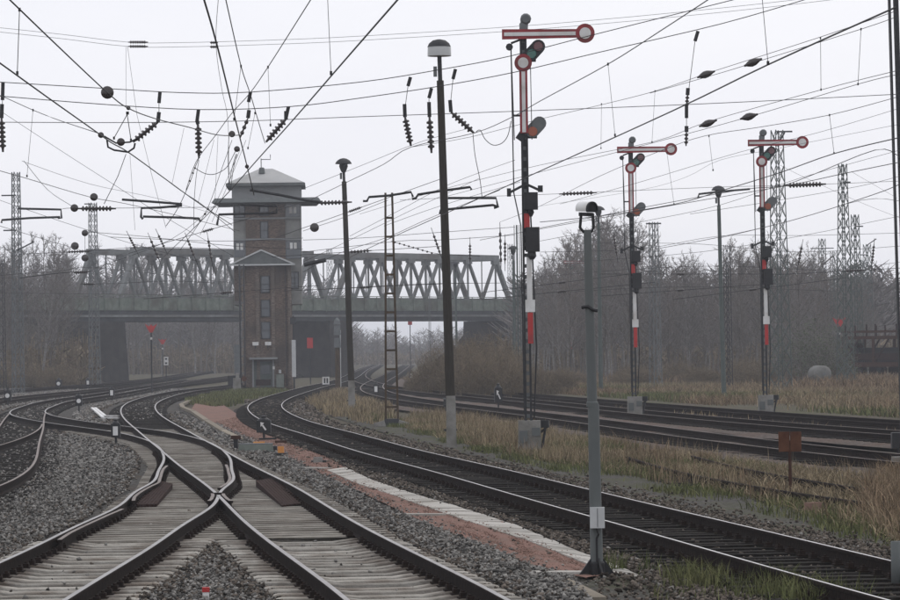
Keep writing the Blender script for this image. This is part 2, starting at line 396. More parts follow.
# the bed of the yard on the left, the red gravel, the ash path, the bed of the through track
strip('ballast_bed', [(-120, 640), (-110, 560), (-110, 480), (-110, 430), (-110, 400), (-90, 388)], [(690, 640), (625, 605), (560, 572), (440, 516), (360, 482), (290, 455), (225, 428), (180, 408), (186, 399), (232, 388)], -.078, 'ballast', 160, 40, .010, pw=1.2)
a_ys = TR['A'].ys(31, 330, 1.02)
strip('track_bed', [TR['A'].at(y, -1.5) for y in a_ys], [TR['A'].at(y, 1.75) for y in a_ys], -.065, 'ballast_brown', 160, 14, .014, raw=True)
strip('gravel_path', [(586, 578), (530, 565), (490, 548), (430, 525), (350, 487), (300, 463), (250, 440), (212, 423), (190, 411), (196, 402), (210, 399)], [(618, 572), (572, 549), (515, 525), (457, 507), (400, 490), (366, 478), (325, 457), (285, 442), (262, 430), (240, 416), (222, 404)], -.05, 'red_gravel', 120, 12, .006, drop=0)
strip('ash_path', [(905, 640), (905, 600), (780, 530), (700, 508), (600, 485), (500, 461), (420, 441), (370, 428), (330, 415)], [(1100, 640), (1100, 580), (905, 528), (760, 492), (640, 475), (520, 455), (440, 437), (390, 424), (350, 412)], -.13, 'ash', 60, 12, .012)
strip('dirt_verge', [(560, 640), (600, 600), (575, 580), (590, 572)], [(905, 640), (880, 610), (760, 577), (650, 556)], -.09, 'ash', 40, 20, .015)
for key, zz in (('I', -.09), ('J', -.095), ('K', -.11)):
    yy = TR[key].ys(TR[key].K[0], 330, 1.02)
    strip('track_bed', [TR[key].at(y, -2.1) for y in yy], [TR[key].at(y, 2.1) for y in yy], zz + .05, 'ballast_rust', 80, 8, .012, raw=True)
# cribs of the points filled with pale grit
yy = list(np.linspace(48.5, 118, 70))
def c_left(y): return TR['C'].at(y, -1.15)
def b_right(y): return TR['B'].at(y, 1.05)
strip('grit_fill', [c_left(y) if c_left(y).x < TR['B'].at(y, -1.0).x else TR['B'].at(y, -1.0) for y in yy], [b_right(y) for y in yy], -.012, 'sand_fill', 110, 18, .004, raw=True)

# ------------------------------------------------------------------ railway tracks
PROF = [(-.07, 0), (.07, 0), (.07, .012), (.011, .03), (.011, .125), (.036, .135), (.036, .163), (.029, .17), (.017, .171), (-.017, .171), (-.029, .17), (-.036, .163), (-.036, .135), (-.011, .125), (-.011, .03), (-.07, .012)]
def rail(line, off, y0, y1, parent, name='rail', dz=0.0, top='rail_top', g=1.012, flare=0.0, drop=0.0):
    ys = line.ys(y0, y1, g); mb = MB(); n = len(PROF); vs = []
    for i, y in enumerate(ys):
        t = i / (len(ys) - 1); f = flare * max(0, abs(t - .5) * 2 - .6) * 2.5
        p = line.at(y, off + math.copysign(f, -off) if flare else off); k = line.ang(y); c, s = math.cos(k), math.sin(k)
        for x, z in PROF: vs.append((p.x + x * c, p.y + x * s, z + dz - (drop if False else 0)))
    fs = []; ms = []
    for i in range(len(ys) - 1):
        for k in range(n):
            a, b = i * n + k, i * n + (k + 1) % n; fs.append((a, b, b + n, a + n)); ms.append(1 if k == 8 else 2 if k in (7, 9) else 0)
    mb.v = vs; mb.f = fs + [tuple(range(n)), tuple(range((len(ys) - 1) * n, len(ys) * n))]; mb.m = ms + [0, 0]
    return mb.build(name, ['rail_side', top, 'rail_side' if top == 'rail_top' else top], parent)
def sleeper_data(L, concrete):
    mb = MB(); sec = []
    if concrete:
        xs = [(-L / 2, .0, .80), (-L / 2 + .06, .012, 1), (-.9, .01, 1), (-.62, .006, 1), (-.35, -.03, .85), (.35, -.03, .85), (.62, .006, 1), (.9, .01, 1), (L / 2 - .06, .012, 1), (L / 2, .0, .8)]
    else:
        xs = [(-L / 2, 0, 1), (L / 2, 0, 1)]
    for x, zt, w in xs:
        b = .13 * w; t = .10 * w if concrete else .12 * w
        sec.append([(x, -b, -.14), (x, -t, zt - (.012 if concrete else .004)), (x, -t + .015, zt), (x, t - .015, zt), (x, t, zt - (.012 if concrete else .004)), (x, b, -.14)])
    vs = [p for s_ in sec for p in s_]; fs = []
    for i in range(len(sec) - 1):
        for k in range(5): fs.append((i * 6 + k, i * 6 + k + 1, i * 6 + k + 7, i * 6 + k + 6))
    fs += [tuple(range(6)), tuple(range(len(vs) - 6, len(vs)))]
    mb.add(vs, fs); return mb.data('sleeper', 'concrete_sleeper' if concrete else 'wood_sleeper')
S_CON = sleeper_data(2.5, True); S_WOOD = sleeper_data(2.55, False)
fm = MB(); fm.box((0, 0, .008), (.34, .17, .022)); fm.box((.115, 0, .04), (.07, .12, .05)); fm.box((-.115, 0, .04), (.07, .12, .05)); fm.lathe((.115, 0, .05), (0, 0, 1), [(0, .022), (.035, .02)], 6); fm.lathe((-.115, 0, .05), (0, 0, 1), [(0, .022), (.035, .02)], 6)
FAST = fm.data('fastening', 'fastening')
def fastenings(line, st, root, dz=0.0, offs=(-.7525, .7525)):
    for y in st:
        for off in offs:
            o = link('rail_fastening', FAST, root); p = line.at(y, off); o.location = (p.x, p.y, dz); o.rotation_euler = (0, 0, line.ang(y))
def sleepers(line, y0, y1, step, root, data, near=200, dz=0.0):
    st = line.stations(y0, y1, step)
    for y in st[:near]:
        o = link('sleeper', data, root); p = line.at(y); o.location = (p.x, p.y, dz + rnd.uniform(-.008, .008)); o.rotation_euler = (0, 0, line.ang(y) + rnd.uniform(-.012, .012))
    rest = st[near:]
    if rest:
        mb = MB()
        for y in rest:
            p = line.at(y); mb.box((p.x, p.y, dz - .07), (2.5, .25, .14), Matrix.Rotation(line.ang(y), 3, 'Z'))
        tag(mb.build('far_sleepers', data.materials[0].name, root), kind='stuff')
    return st
def track(key, label, y0, y1, data, step=.62, near=200, top='rail_top', dz=0.0, fast=0, sl_from=None, sl_to=None, gap=None):
    root = thing('railway_track', label, 'track', (0, 0, 0), group='railway tracks of the yard')
    ln = TR[key]
    for off in (-.7525, .7525):
        if gap and off * gap[0] > 0: rail(ln, off, y0, gap[1], root, dz=dz, top=top); rail(ln, off, gap[2], y1, root, dz=dz, top=top)
        else: rail(ln, off, y0, y1, root, dz=dz, top=top)
    st = sleepers(ln, sl_from or max(y0, ln.K[0]), min(sl_to or y1, ln.K[-1]), step, root, data, near, dz)
    if fast: fastenings(ln, [y for y in st if y < fast], root, dz)
    return root
track('A', 'through track on dark wooden sleepers sweeping from the lower right corner past the tower', 31, 640, S_WOOD, .64, 180, fast=105)
_g = [(abs(TR['B'].at(y, -.7525).x - TR['C'].at(y, .7525).x), y) for y in np.linspace(50, 72, 600)]; YF = min(_g)[1]      # where the two inner rails cross
rB = track('B', 'track on pale concrete sleepers leading from bottom centre to the left of the tower', 31, 440, S_CON, .60, 30, fast=47, sl_to=48.4, top='rail_dull', gap=(-1, YF + .1, YF + 1.1))
rC = track('C', 'track on pale concrete sleepers curving off to the lower left corner', 31, 330, S_CON, .60, 30, dz=-.004, fast=47, sl_to=48.4, top='rail_dull', gap=(1, YF + .1, YF + 1.1))
rail(TR['C'], .65, YF - 2.0, YF + 1.0, rC, 'wing_rail', -.012, 'rail_worn', flare=.025); rail(TR['B'], -.65, YF - 2.0, YF + 1.0, rB, 'wing_rail', -.012, 'rail_worn', flare=.025)
# long timbers under the points, then each track's own again
for i, y in enumerate(TR['B'].stations(48.6, 119, .60)):
    l = TR['C'].at(y, -1.12) if TR['C'].at(y, -1.12).x < TR['B'].at(y, -1.25).x else TR['B'].at(y, -1.25)
    r = TR['B'].at(y, 1.28); mb = MB(); L = (r - l).length
    mb.box((0, 0, -.07), (L, .24, .14)); o = mb.build('sleeper', 'concrete_timber', rB); o.location = ((l.x + r.x) / 2, (l.y + r.y) / 2, rnd.uniform(-.003, .004)); o.rotation_euler = (0, 0, TR['B'].ang(y) + rnd.uniform(-.004, .004))
fastenings(TR['B'], TR['B'].stations(48.6, 90, .60), rB)
fastenings(TR['C'], TR['C'].stations(48.6, 90, .60), rC, -.004)
sleepers(TR['B'], 119.5, 400, .62, rB, S_WOOD, 120); sleepers(TR['C'], 119.5, 320, .62, rC, S_WOOD, 100, -.004)
for ln, off, a, b, rt in ((TR['C'], -.68, 58, 66, rC), (TR['C'], .68, 63, 76, rC), (TR['C'], -.68, 66, 76, rC), (TR['C'], -.68, 46, 55, rC)):
    rail(ln, off, a, b, rt, 'check_rail', -.02, 'rail_worn', flare=.04)
track('D', 'track curving in at the left edge to join the points at far left', 45, 150, S_WOOD, .62, 150, dz=-.008, top='rail_worn')
track('E', 'short switch track ending in a blade at the left edge', 56, 128, S_WOOD, .62, 120, dz=-.012, top='rail_worn')
track('F', 'far left track running under the bridge beyond the red triangle post', 120, 480, S_WOOD, .62, 60, top='rail_worn')
track('H', 'farthest left track along the foot of the wooded bank', 150, 500, S_WOOD, .62, 40, top='rail_worn')
track('I', 'siding in front of the two right signals, nearest the dry grass', 60, 620, S_WOOD, .64, 150, top='rail_worn', dz=-.02)
track('J', 'track passing right in front of the concrete feet of the two right signals', 75, 620, S_WOOD, .64, 120, top='rail_worn', dz=-.02)
track('K', 'rusty track at the edge of the reeds behind the two right signals', 85, 240, S_WOOD, .64, 100, top='rail_side', dz=-.03)
track('S', 'overgrown rusty siding rails half hidden in dry grass at right', 52, 81, S_WOOD, .64, 45, top='rail_side', dz=-.12)

# rusty covers over the point rods
def wedge(name, label, quad, h0, h1, n=8):
    pts = [G(*q, 0.0) for q in quad]; root = thing(name, label, 'cover plate', pts[0])
    c = pts[0]
    for i in range(n):                                      # corrugated steel: one ridge after the other
        t0, t1 = i / n, (i + .86) / n; A = pts[0].lerp(pts[1], t0) - c; B = pts[0].lerp(pts[1], t1) - c; C_ = pts[3].lerp(pts[2], t1) - c; D_ = pts[3].lerp(pts[2], t0) - c
        vs = [A, B, C_, D_] + [A + Vector((0, 0, h0)), B + Vector((0, 0, h0)), C_ + Vector((0, 0, h1)), D_ + Vector((0, 0, h1))]
        MB().add(vs, [(0, 3, 2, 1), (4, 5, 6, 7), (0, 1, 5, 4), (1, 2, 6, 5), (2, 3, 7, 6), (3, 0, 4, 7)]).build('ridge', 'rust_dark', root)
    return root
wedge('point_cover', 'rusty corrugated cover between the rails left of the crossing', [(130, 508), (157, 507), (173, 489), (157, 485)], .05, .10)
wedge('point_cover', 'rusty corrugated cover beside the right rail behind the crossing', [(282, 507), (303, 505), (277, 483), (256, 487)], .03, .12)

# ballast stones, nobody could count them
OCT = np.array([(1, 0, 0), (-1, 0, 0), (0, 1, 0), (0, -1, 0), (0, 0, 1), (0, 0, -1)], float)
OF = np.array([(0, 2, 4), (2, 1, 4), (1, 3, 4), (3, 0, 4), (2, 0, 5), (1, 2, 5), (3, 1, 5), (0, 3, 5)])
def stones(name, pts, size, mat, z):
    n = len(pts)
    if n == 0: return
    J = OCT[None] * NPR.uniform(.55, 1.15, (n, 6, 1)) + NPR.normal(0, .18, (n, 6, 3))
    a = NPR.uniform(0, 6.28, (n, 3)); s = NPR.uniform(.6, 1.35, (n, 1, 1)) * np.asarray(size).reshape(-1, 1, 1)
    ca, sa = np.cos(a), np.sin(a)
    for i, j, k in ((0, 1, 2), (1, 2, 0), (0, 2, 1)):
        x, y = J[..., i].copy(), J[..., j].copy(); J[..., i] = x * ca[:, k, None] - y * sa[:, k, None]; J[..., j] = x * sa[:, k, None] + y * ca[:, k, None]
    J[..., 2] *= .8
    V = J * s; V[..., 0] += pts[:, 0, None]; V[..., 1] += pts[:, 1, None]; V[..., 2] += z if np.isscalar(z) else np.asarray(z)[:, None]
    F_ = OF[None] + (np.arange(n) * 6)[:, None, None]
    tag(fast_mesh(name, V.reshape(-1, 3), F_.reshape(-1, 3), mat), kind='stuff')
def inpoly(x, y, poly):
    x, y = np.asarray(x), np.asarray(y); c = np.zeros(x.shape, bool); q = poly[-1]
    for p in poly:
        with np.errstate(divide='ignore', invalid='ignore'):
            k = ((p[1] > y) != (q[1] > y)) & (x < (q[0] - p[0]) * (y - p[1]) / (q[1] - p[1] + 1e-12) + p[0])
        c ^= k; q = p
    return c
def offset_to(line, pts):
    xc = np.interp(pts[:, 1], line.K, line.x); k = np.interp(pts[:, 1], line.K, line.sl); return (pts[:, 0] - xc) / np.sqrt(1 + k * k)
def scatter(polypx, dens, z=-.05, keep=None, fall=None):
    poly = [tuple(G(p[0], p[1], z))[:2] for p in polypx]; xs = [p[0] for p in poly]; ys = [p[1] for p in poly]
    n = int((max(xs) - min(xs)) * (max(ys) - min(ys)) * dens); pts = np.stack([NPR.uniform(min(xs), max(xs), n), NPR.uniform(min(ys), max(ys), n)], 1)
    k = inpoly(pts[:, 0], pts[:, 1], poly)
    if fall: k &= NPR.uniform(0, 1, n) < np.minimum(1, (fall / pts[:, 1]) ** 2.2)
    pts = pts[k]
    if keep is not None: pts = pts[keep(pts)]
    return pts
YARD = [(-60, 625), (-60, 420), (150, 420), (180, 412), (215, 430), (270, 453), (330, 480), (390, 510), (430, 526), (490, 549), (530, 566), (575, 580), (590, 600), (600, 625)]
def yard_keep(p):
    ob, oc, od = offset_to(TR['B'], p), offset_to(TR['C'], p), offset_to(TR['D'], p)
    inb = (np.abs(ob) < 1.12) ; inc = (np.abs(oc) < 1.12)
    lo = NPR.uniform(0, 1, len(p))
    fillz = (p[:, 1] > 48.2) & (p[:, 1] < 118) & (oc > -1.3) & (ob < 1.15)
    k = ~((inb | inc) & (lo > .006)) & ~(fillz & (lo > .012))
    k &= ~((np.abs(od) < .85) & (p[:, 1] > 45) & (lo > .25))
    return k
yp = scatter(YARD, 330, keep=yard_keep, fall=44)
_o = np.minimum(np.abs(np.abs(offset_to(TR['B'], yp)) - 1.1), np.abs(np.abs(offset_to(TR['C'], yp)) - 1.1)); _b = (_o < np.abs(NPR.normal(0, .35, len(yp)))) | (NPR.uniform(0, 1, len(yp)) < .12)
_s = .026 * np.maximum(1, yp[:, 1] / 62) * NPR.choice([.7, 1, 1.35], len(yp)); _z = -.045 + NPR.uniform(0, .035, len(yp))
stones('ballast_stones', yp[~_b], _s[~_b], 'stone_grey', _z[~_b]); stones('ballast_stones', yp[_b], _s[_b], 'stone_brown', _z[_b])
RED = [(586, 578), (530, 565), (490, 548), (430, 525), (350, 487), (300, 463), (250, 440), (212, 423), (240, 416), (262, 430), (285, 442), (325, 456), (366, 478), (400, 490), (457, 507), (515, 525), (572, 549), (618, 572)]
Lp = [(600, 569), (584, 562), (526, 539), (461, 518), (400, 497), (352, 481), (327, 469.5)]; Rp = [(646, 577), (572, 548), (515, 524), (457, 506), (400, 489), (366, 477), (346, 467)]
REDPOLY = [tuple(G(*p, -.05))[:2] for p in RED]; SLABPOLY = [tuple(G(*p, -.03))[:2] for p in Lp + Rp[::-1]]
_e = scatter([(-60, 421), (-60, 393), (60, 390), (232, 389), (186, 399), (180, 411), (150, 421)], 26, keep=lambda p: np.min([np.abs(np.abs(offset_to(TR[k], p)) - 1.5) for k in 'BC'], axis=0) > .45)
stones('ballast_stones', _e, NPR.uniform(.05, .085, len(_e)), 'stone_grey', -.05); _e = _e[NPR.uniform(0, 1, len(_e)) < .35] + .2; stones('ballast_stones', _e, NPR.uniform(.05, .08, len(_e)), 'stone_brown', -.05)
def a_keep(p):
    oa = offset_to(TR['A'], p); lo = NPR.uniform(0, 1, len(p)); q = inpoly(p[:, 0], p[:, 1], SLABPOLY) | (inpoly(p[:, 0], p[:, 1], REDPOLY) & (lo > .06))
    return (np.abs(oa + .1) < 1.9 + NPR.normal(0, .25, len(p)) + (oa > 0) * np.abs(NPR.normal(0, .25, len(p)))) & ((np.abs(oa) > .95) | (lo < .3)) & ~q
ap = scatter([(560, 625), (300, 455), (250, 425), (245, 400), (300, 400), (420, 432), (905, 520), (1060, 600)], 230, keep=a_keep, fall=48)
stones('ballast_stones', ap, .030 * np.maximum(1, ap[:, 1] / 62), 'stone_brown', -.05 + NPR.uniform(0, .025, len(ap)))
ap = ap[NPR.uniform(0, 1, len(ap)) < .12]; ap = ap + NPR.normal(0, .2, ap.shape); ap = ap[a_keep(ap)]
stones('ballast_stones', ap, .032 * np.maximum(1, ap[:, 1] / 62), 'stone_grey', -.04)
rp = scatter(RED, 500, fall=42)
stones('red_gravel_stones', rp, .014 * np.maximum(1, rp[:, 1] / 50), 'stone_red', -.052)
def spill(edge, n, sd, mat, size, z):                       # stones strayed over an edge
    q = np.array([tuple(G(p[0], p[1], -.05))[:2] for p in edge]); s_ = np.concatenate([[0], np.cumsum(np.hypot(*np.diff(q, axis=0).T))]); t = NPR.uniform(0, s_[-1], n)
    p = np.stack([np.interp(t, s_, q[:, 0]), np.interp(t, s_, q[:, 1])], 1) + np.stack([NPR.normal(0, sd, n), NPR.normal(0, sd * .5, n)], 1)
    stones('strayed_stones', p, size * np.maximum(1, p[:, 1] / 60), mat, z)
spill([(590, 588), (560, 572), (440, 526), (350, 487), (300, 463), (250, 440), (212, 423)], 800, .09, 'stone_grey', .022, -.035)
spill([(646, 577), (572, 548), (515, 524), (457, 506), (400, 489), (366, 477), (325, 456), (285, 442), (262, 430)], 300, .08, 'stone_brown', .018, -.03)
spill([(584, 562), (526, 539), (461, 518), (400, 497), (352, 481)], 250, .06, 'stone_red', .014, -.035)
vp = scatter([(540, 640), (600, 585), (580, 565), (655, 556), (900, 620), (900, 640)], 60)
stones('verge_stones', vp, .025, 'stone_brown', -.075)

# concrete slabs of the cable duct
slab_root = tag(thing('cable_duct', 'row of pale concrete duct slabs beside the red gravel', 'duct'), None)
def respl(e, n):
    q = np.array([tuple(G(p[0], p[1], -.03))[:2] for p in e]); s = np.concatenate([[0], np.cumsum(np.hypot(*np.diff(q, axis=0).T))]); t = np.linspace(0, s[-1], n + 1)
    return np.stack([np.interp(t, s, q[:, 0]), np.interp(t, s, q[:, 1])], 1)
NS = 70; la, ra = respl(Lp, NS), respl(Rp, NS)
for i in range(NS):
    g = .03; a0 = la[i] + (la[i + 1] - la[i]) * g; a1 = la[i] + (la[i + 1] - la[i]) * (1 - g); b0 = ra[i] + (ra[i + 1] - ra[i]) * g; b1 = ra[i] + (ra[i + 1] - ra[i]) * (1 - g)
    zt = -.035 + rnd.uniform(-.006, .006); c = np.array([*(a0 + b1) / 2])
    ring = [a0, b0, b1, a1]; vs = [(p[0] - c[0], p[1] - c[1], -.12) for p in ring] + [(p[0] - c[0], p[1] - c[1], zt + rnd.uniform(-.004, .004)) for p in ring]
    o = MB().add(vs, [(0, 3, 2, 1), (4, 5, 6, 7), (0, 1, 5, 4), (1, 2, 6, 5), (2, 3, 7, 6), (3, 0, 4, 7)]).build('slab', 'concrete_slab', slab_root); o.location = (c[0], c[1], 0)
# kerb along the red gravel and flat stones across it
kb = thing('path_edging', 'pale edging strip curving along the far left side of the red gravel', 'edging')
kp = [(240, 440), (222, 431), (206, 421), (193, 412), (183, 408), (181, 405), (190, 401), (204, 397.5), (216, 395)]
for i in range(len(kp) - 1):
    a, b = G(*kp[i], -.05), G(*kp[i + 1], -.05); MB().bar(a, a.lerp(b, .97), .22, .12).build('edging_stone', 'kerb', kb)
def flat_bar(name, label, cat, a, b, w, h, mat):
    A, B = G(*a, -.05), G(*b, -.05); A.z = B.z = -.02 - h / 2; o = MB().bar(A, B, w, h).build(name, mat); return tag(o, label, cat)
flat_bar('edging_stone', 'flat pale stone lying across the foot of the red gravel', 'stone', (527, 574), (585, 574), .3, .12, 'concrete_slab')
flat_bar('edging_stone', 'thin pale stone across the middle of the red gravel', 'stone', (400, 515.5), (444, 515.5), .2, .12, 'concrete_slab')
flat_bar('edging_stone', 'short pale stone where the duct slabs begin', 'stone', (296, 468.5), (328, 469), .3, .12, 'concrete_slab')
flat_bar('timber_edging', 'weathered timber plank edging right at the bottom in front of the camera pole', 'plank', (563, 581), (600, 600), .14, .12, 'kerb')


# ------------------------------------------------------------------ the bridge
BL, BM, BR = at(120, 352), at(331, 379), at(508, 416)
BR = BM + (BM - BL).normalized() * (BR - BM).length          # keep the axis straight
BD = (BM - BL).normalized(); BN = Vector((-BD.y, BD.x, 0))
if BN.y < 0: BN = -BN
BR = BM + BD * ((BM - BL).length * .98)
ZD0, ZD1, ZD2, ZT = 5.9, 7.0, 8.2, 13.1                      # underside, sill of the girder, walkway girder top, top chord
WB = 6.0
bridge = thing('truss_bridge', 'long grey steel truss bridge on stone piers spanning the tracks behind the tower', 'bridge', (BM.x, BM.y, 0))
def bb(p): return Vector(p) - bridge.location
def bpart(name, mb, mat, smooth=False): 
    return mb.build(name, mat, bridge, smooth)
def bbar(name, a, b, w, h, mat='truss_steel'): return bpart(name, MB().bar(bb(a), bb(b), w, h), mat)
Z = lambda v, z, n=0.0: Vector((v.x, v.y, z)) + BN * n
for k, off in ((0, 0.0), (1, WB)):
    e0, e1 = BL - BD * 40, BR + BD * 12
    bbar('edge_girder', Z(e0, (ZD0 + ZD1) / 2, off), Z(e1, (ZD0 + ZD1) / 2, off), .5, ZD1 - ZD0, 'deck_dark')
    bbar('cable_duct', Z(e0, ZD1 - .55, off + (-.34 if k == 0 else .34)), Z(e1, ZD1 - .55, off + (-.34 if k == 0 else .34)), .14, .22, 'truss_steel')
    bbar('parapet', Z(e0, (ZD1 + ZD2) / 2 + .05, off - .3 if k == 0 else off + .3), Z(e1, (ZD1 + ZD2) / 2 + .05, off - .3 if k == 0 else off + .3), .12, ZD2 - ZD1, 'deck_green')
    L = (e1 - e0).length; n = int(L / 2.2)
    for i in range(n + 1):
        p = e0 + (e1 - e0) * (i / n); q = off - .42 if k == 0 else off + .42
        bbar('parapet_post', Z(p, ZD1 - .1, q), Z(p, ZD2 + .35, q), .1, .1, 'deck_green')
    bbar('handrail', Z(e0, ZD2 + .35, off - .42 if k == 0 else off + .42), Z(e1, ZD2 + .35, off - .42 if k == 0 else off + .42), .08, .08, 'deck_green')
    for s0, s1, N in ((BL, BM - BD * 1.0, 7), (BM + BD * 1.0, BR, 6)):
        L = (s1 - s0).length; pl = L / N
        bbar('top_chord', Z(s0 + BD * pl * .42, ZT, off), Z(s1 - BD * pl * .42, ZT, off), .5, .62)
        bbar('lower_chord', Z(s0, ZD2 - .1, off), Z(s1, ZD2 - .1, off), .55, .5)
        bbar('end_post', Z(s0, ZD2, off), Z(s0 + BD * pl * .5, ZT - .2, off), .5, .4); bbar('end_post', Z(s1, ZD2, off), Z(s1 - BD * pl * .5, ZT - .2, off), .5, .4)
        for i in range(N):
            c = s0 + BD * pl * (i + .5)
            bbar('vertical_post', Z(c, ZD2, off), Z(c, ZT - .2, off), .2, .22)
            if i > 0: bbar('diagonal', Z(c, ZT - .2, off), Z(s0 + BD * pl * i, ZD2, off), .34, .24)
            if i < N - 1: bbar('diagonal', Z(c, ZT - .2, off), Z(s0 + BD * pl * (i + 1), ZD2, off), .34, .24)
            if i > 0: bbar('hanger', Z(s0 + BD * pl * i, ZD2, off), Z(s0 + BD * pl * i, ZT - .2, off), .13, .13)
            bpart('gusset', MB().bar(bb(Z(c - BD * .6, ZT - .5, off)), bb(Z(c + BD * .6, ZT - .5, off)), .45, .5), 'truss_steel')
            if k == 0: bbar('cross_strut', Z(c, ZT - .15, .3), Z(c, ZT - .15, WB - .3), .3, .4)
bpart('deck', MB().bar(bb(Z(BL - BD * 40, ZD0 + .75, WB / 2)), bb(Z(BR + BD * 12, ZD0 + .75, WB / 2)), WB - .5, .3), 'deck_dark')
for i in range(34):
    p = BL - BD * 4 + BD * i * 2.4; bbar('cross_girder', Z(p, ZD0 + .35, .3), Z(p, ZD0 + .35, WB - .3), .3, .5, 'deck_dark')
def wallblock(name, c, along, thick, h, mat='abutment', taper=.95):
    ang = math.atan2(BD.y, BD.x); return bpart(name, MB().box(bb(Z(c, h / 2 - .2, WB / 2)), (along, thick, h + .4), Matrix.Rotation(ang, 3, 'Z'), taper=taper), mat)
wallblock('pier', BM + BD * .6, 3.6, WB + 2, ZD0 - .02)
wallblock('pier_cap', Z(BM + BD * .6, 0), 4.2, WB + 2.6, .9)
wallblock('abutment', BL - BD * 6.7, 14.0, WB + 2, ZD0 - .02); wallblock('abutment', BR + BD * 3.0, 6.0, WB + 2, ZD0 - .02)
# embankments that carry the road up to the bridge
def mound(c0, c1, h0, h1, wtop, slope, name='embankment'):
    n, m = 24, 16; V = []
    for i in range(n + 1):
        t = i / n; c = c0.lerp(c1, t); h = h0 + (h1 - h0) * t
        for j in range(m + 1):
            u = (j / m - .5) * 2; w = wtop / 2 + h * slope; d = u * w
            z = h if abs(d) < wtop / 2 else h - (abs(d) - wtop / 2) / slope
            p = c + BN * (WB / 2 + d); V.append((p.x + NPR.normal() * .2, p.y + NPR.normal() * .2, max(-.4, z - .3 + NPR.normal() * .12)))
    F_ = [(i * (m + 1) + j, i * (m + 1) + j + 1, (i + 1) * (m + 1) + j + 1, (i + 1) * (m + 1) + j) for i in range(n) for j in range(m)]
    return tag(fast_mesh(name, V, F_, 'embankment'), kind='structure')
mound(BL - BD * 14, BL - BD * 60, 6.2, 5.4, 9, 1.5); mound(BR + BD * 4.5, BR + BD * 30, 6.2, 2.5, 9, 1.5)

# ------------------------------------------------------------------ the signal tower
TD = 262.0; u = TD / FPX
tw0 = at(268, TD)
tower = thing('signal_tower', 'tall brick signal tower with hipped roof and wide visor beside the bridge', 'tower', (tw0.x, tw0.y, -.1), .035)
def tx(px): return (px - 268) * u
def tz(py): return (386.5 - py) * u + .1
def tbox(name, x0, x1, y0, y1, d0, d1, mat, parent=tower, taper=1):        # pixel columns and rows, depth range behind the front plane
    return MB().box(((tx(x0) + tx(x1)) / 2, (d0 + d1) / 2, (tz(y0) + tz(y1)) / 2), (abs(tx(x1) - tx(x0)), d1 - d0, abs(tz(y0) - tz(y1))), taper=taper).build(name, mat, parent)
tbox('stair_shaft', 243, 292.5, 264, 388.5, 0, 4.4, 'brick')
for a, b in ((243, 246.5), (257, 260.5), (272.5, 276), (289, 292.5)): tbox('pilaster', a, b, 266, 386.5, -.12, -.002, 'brick_light')
tbox('upper_wall', 235, 303, 197.5, 304, 1.2, 6.4, 'plaster')
tbox('brick_field', 247.5, 287, 203, 303, 1.05, 1.198, 'brick'); tbox('brick_field', 235.3, 247.3, 262, 300, 1.05, 1.198, 'brick_light')
tbox('attic', 234, 303.6, 182.5, 197.4, .95, 6.6, 'plaster_dark')
# wide visor over the top windows
vz = MB(); x0, x1 = tx(214), tx(324); zz = tz(202)
vz.add([(x0, -.6, zz), (x1, -.6, zz), (x1 - .4, 7.6, zz), (x0 + .4, 7.6, zz), (x0 + .25, -.35, zz + .34), (x1 - .25, -.35, zz + .34), (x1 - .6, 7.3, zz + .34), (x0 + .6, 7.3, zz + .34)], [(0, 3, 2, 1), (4, 5, 6, 7), (0, 1, 5, 4), (1, 2, 6, 5), (2, 3, 7, 6), (3, 0, 4, 7)])
vz.build('visor', 'canopy', tower)
rf = MB(); e = .55; x0, x1, ze = tx(229), tx(307), tz(182)
rf.add([(x0, .3, ze), (x1, .3, ze), (x1, 7.3, ze), (x0, 7.3, ze), (tx(268) - .5, 3.8, tz(165.5)), (tx(268) + .5, 3.8, tz(165.5))], [(0, 3, 2, 1), (0, 1, 5, 4), (1, 2, 5), (2, 3, 4, 5), (3, 0, 4)])
roof = rf.build('roof', 'roof_sheet', tower)
MB().box((tx(268), 3.8, ze - .12), (x1 - x0 + .1, 7.1, .2)).build('eaves', 'canopy', roof)
MB().lathe((tx(264), 2.6, tz(171)), (0, 0, 1), [(0, .25), (.4, .2), (.45, .1)], 8).build('vent', 'canopy', roof)
an = MB(); ax = tx(263.5); an.tube([(ax, 2.6, tz(170)), (ax, 2.6, tz(156))], .035, 5); an.tube([(ax, 2.6, tz(157)), (ax + .7, 2.6, tz(157)), (ax + .7, 2.6, tz(152))], .03, 5); an.build('aerial', 'steel_dark', roof)
# gabled porch roof over the stair shaft
gb = MB(); xl, xr, xm = tx(231.5), tx(296), tx(263); zl, zm = tz(264.5), tz(250.5)
gb.prism([(xl, zl), (xr, zl), (xm, zm)], -.55, 1.04); gb.build('gable_roof', 'canopy', tower)
wf = MB()
for a, b in (((xl - .05, zl), (xm, zm + .06)), ((xm, zm + .06), (xr + .05, zl)), ((xl - .05, zl), (xr + .05, zl))): wf.bar((a[0], -.6, a[1]), (b[0], -.6, b[1]), .08, .11)
wf.build('gable_board', 'board_grey', tower)
def window(x0, x1, y0, y1, dep, cols=2, rows=1, pale=False):
    w = thing_part = MB(); fr = tbox('window', x0 - .7, x1 + .7, y0 - .7, y1 + .7, dep - .06, dep - .004, 'white_paint' if pale else 'steel_dark')
    fw, fh = (x1 - x0) / cols, (y1 - y0) / rows
    for i in range(cols):
        for j in range(rows): tbox('pane', x0 + fw * i + .35, x0 + fw * (i + 1) - .35, y0 + fh * j + .35, y0 + fh * (j + 1) - .35, dep - .085, dep - .062, 'glass', fr)
    return fr
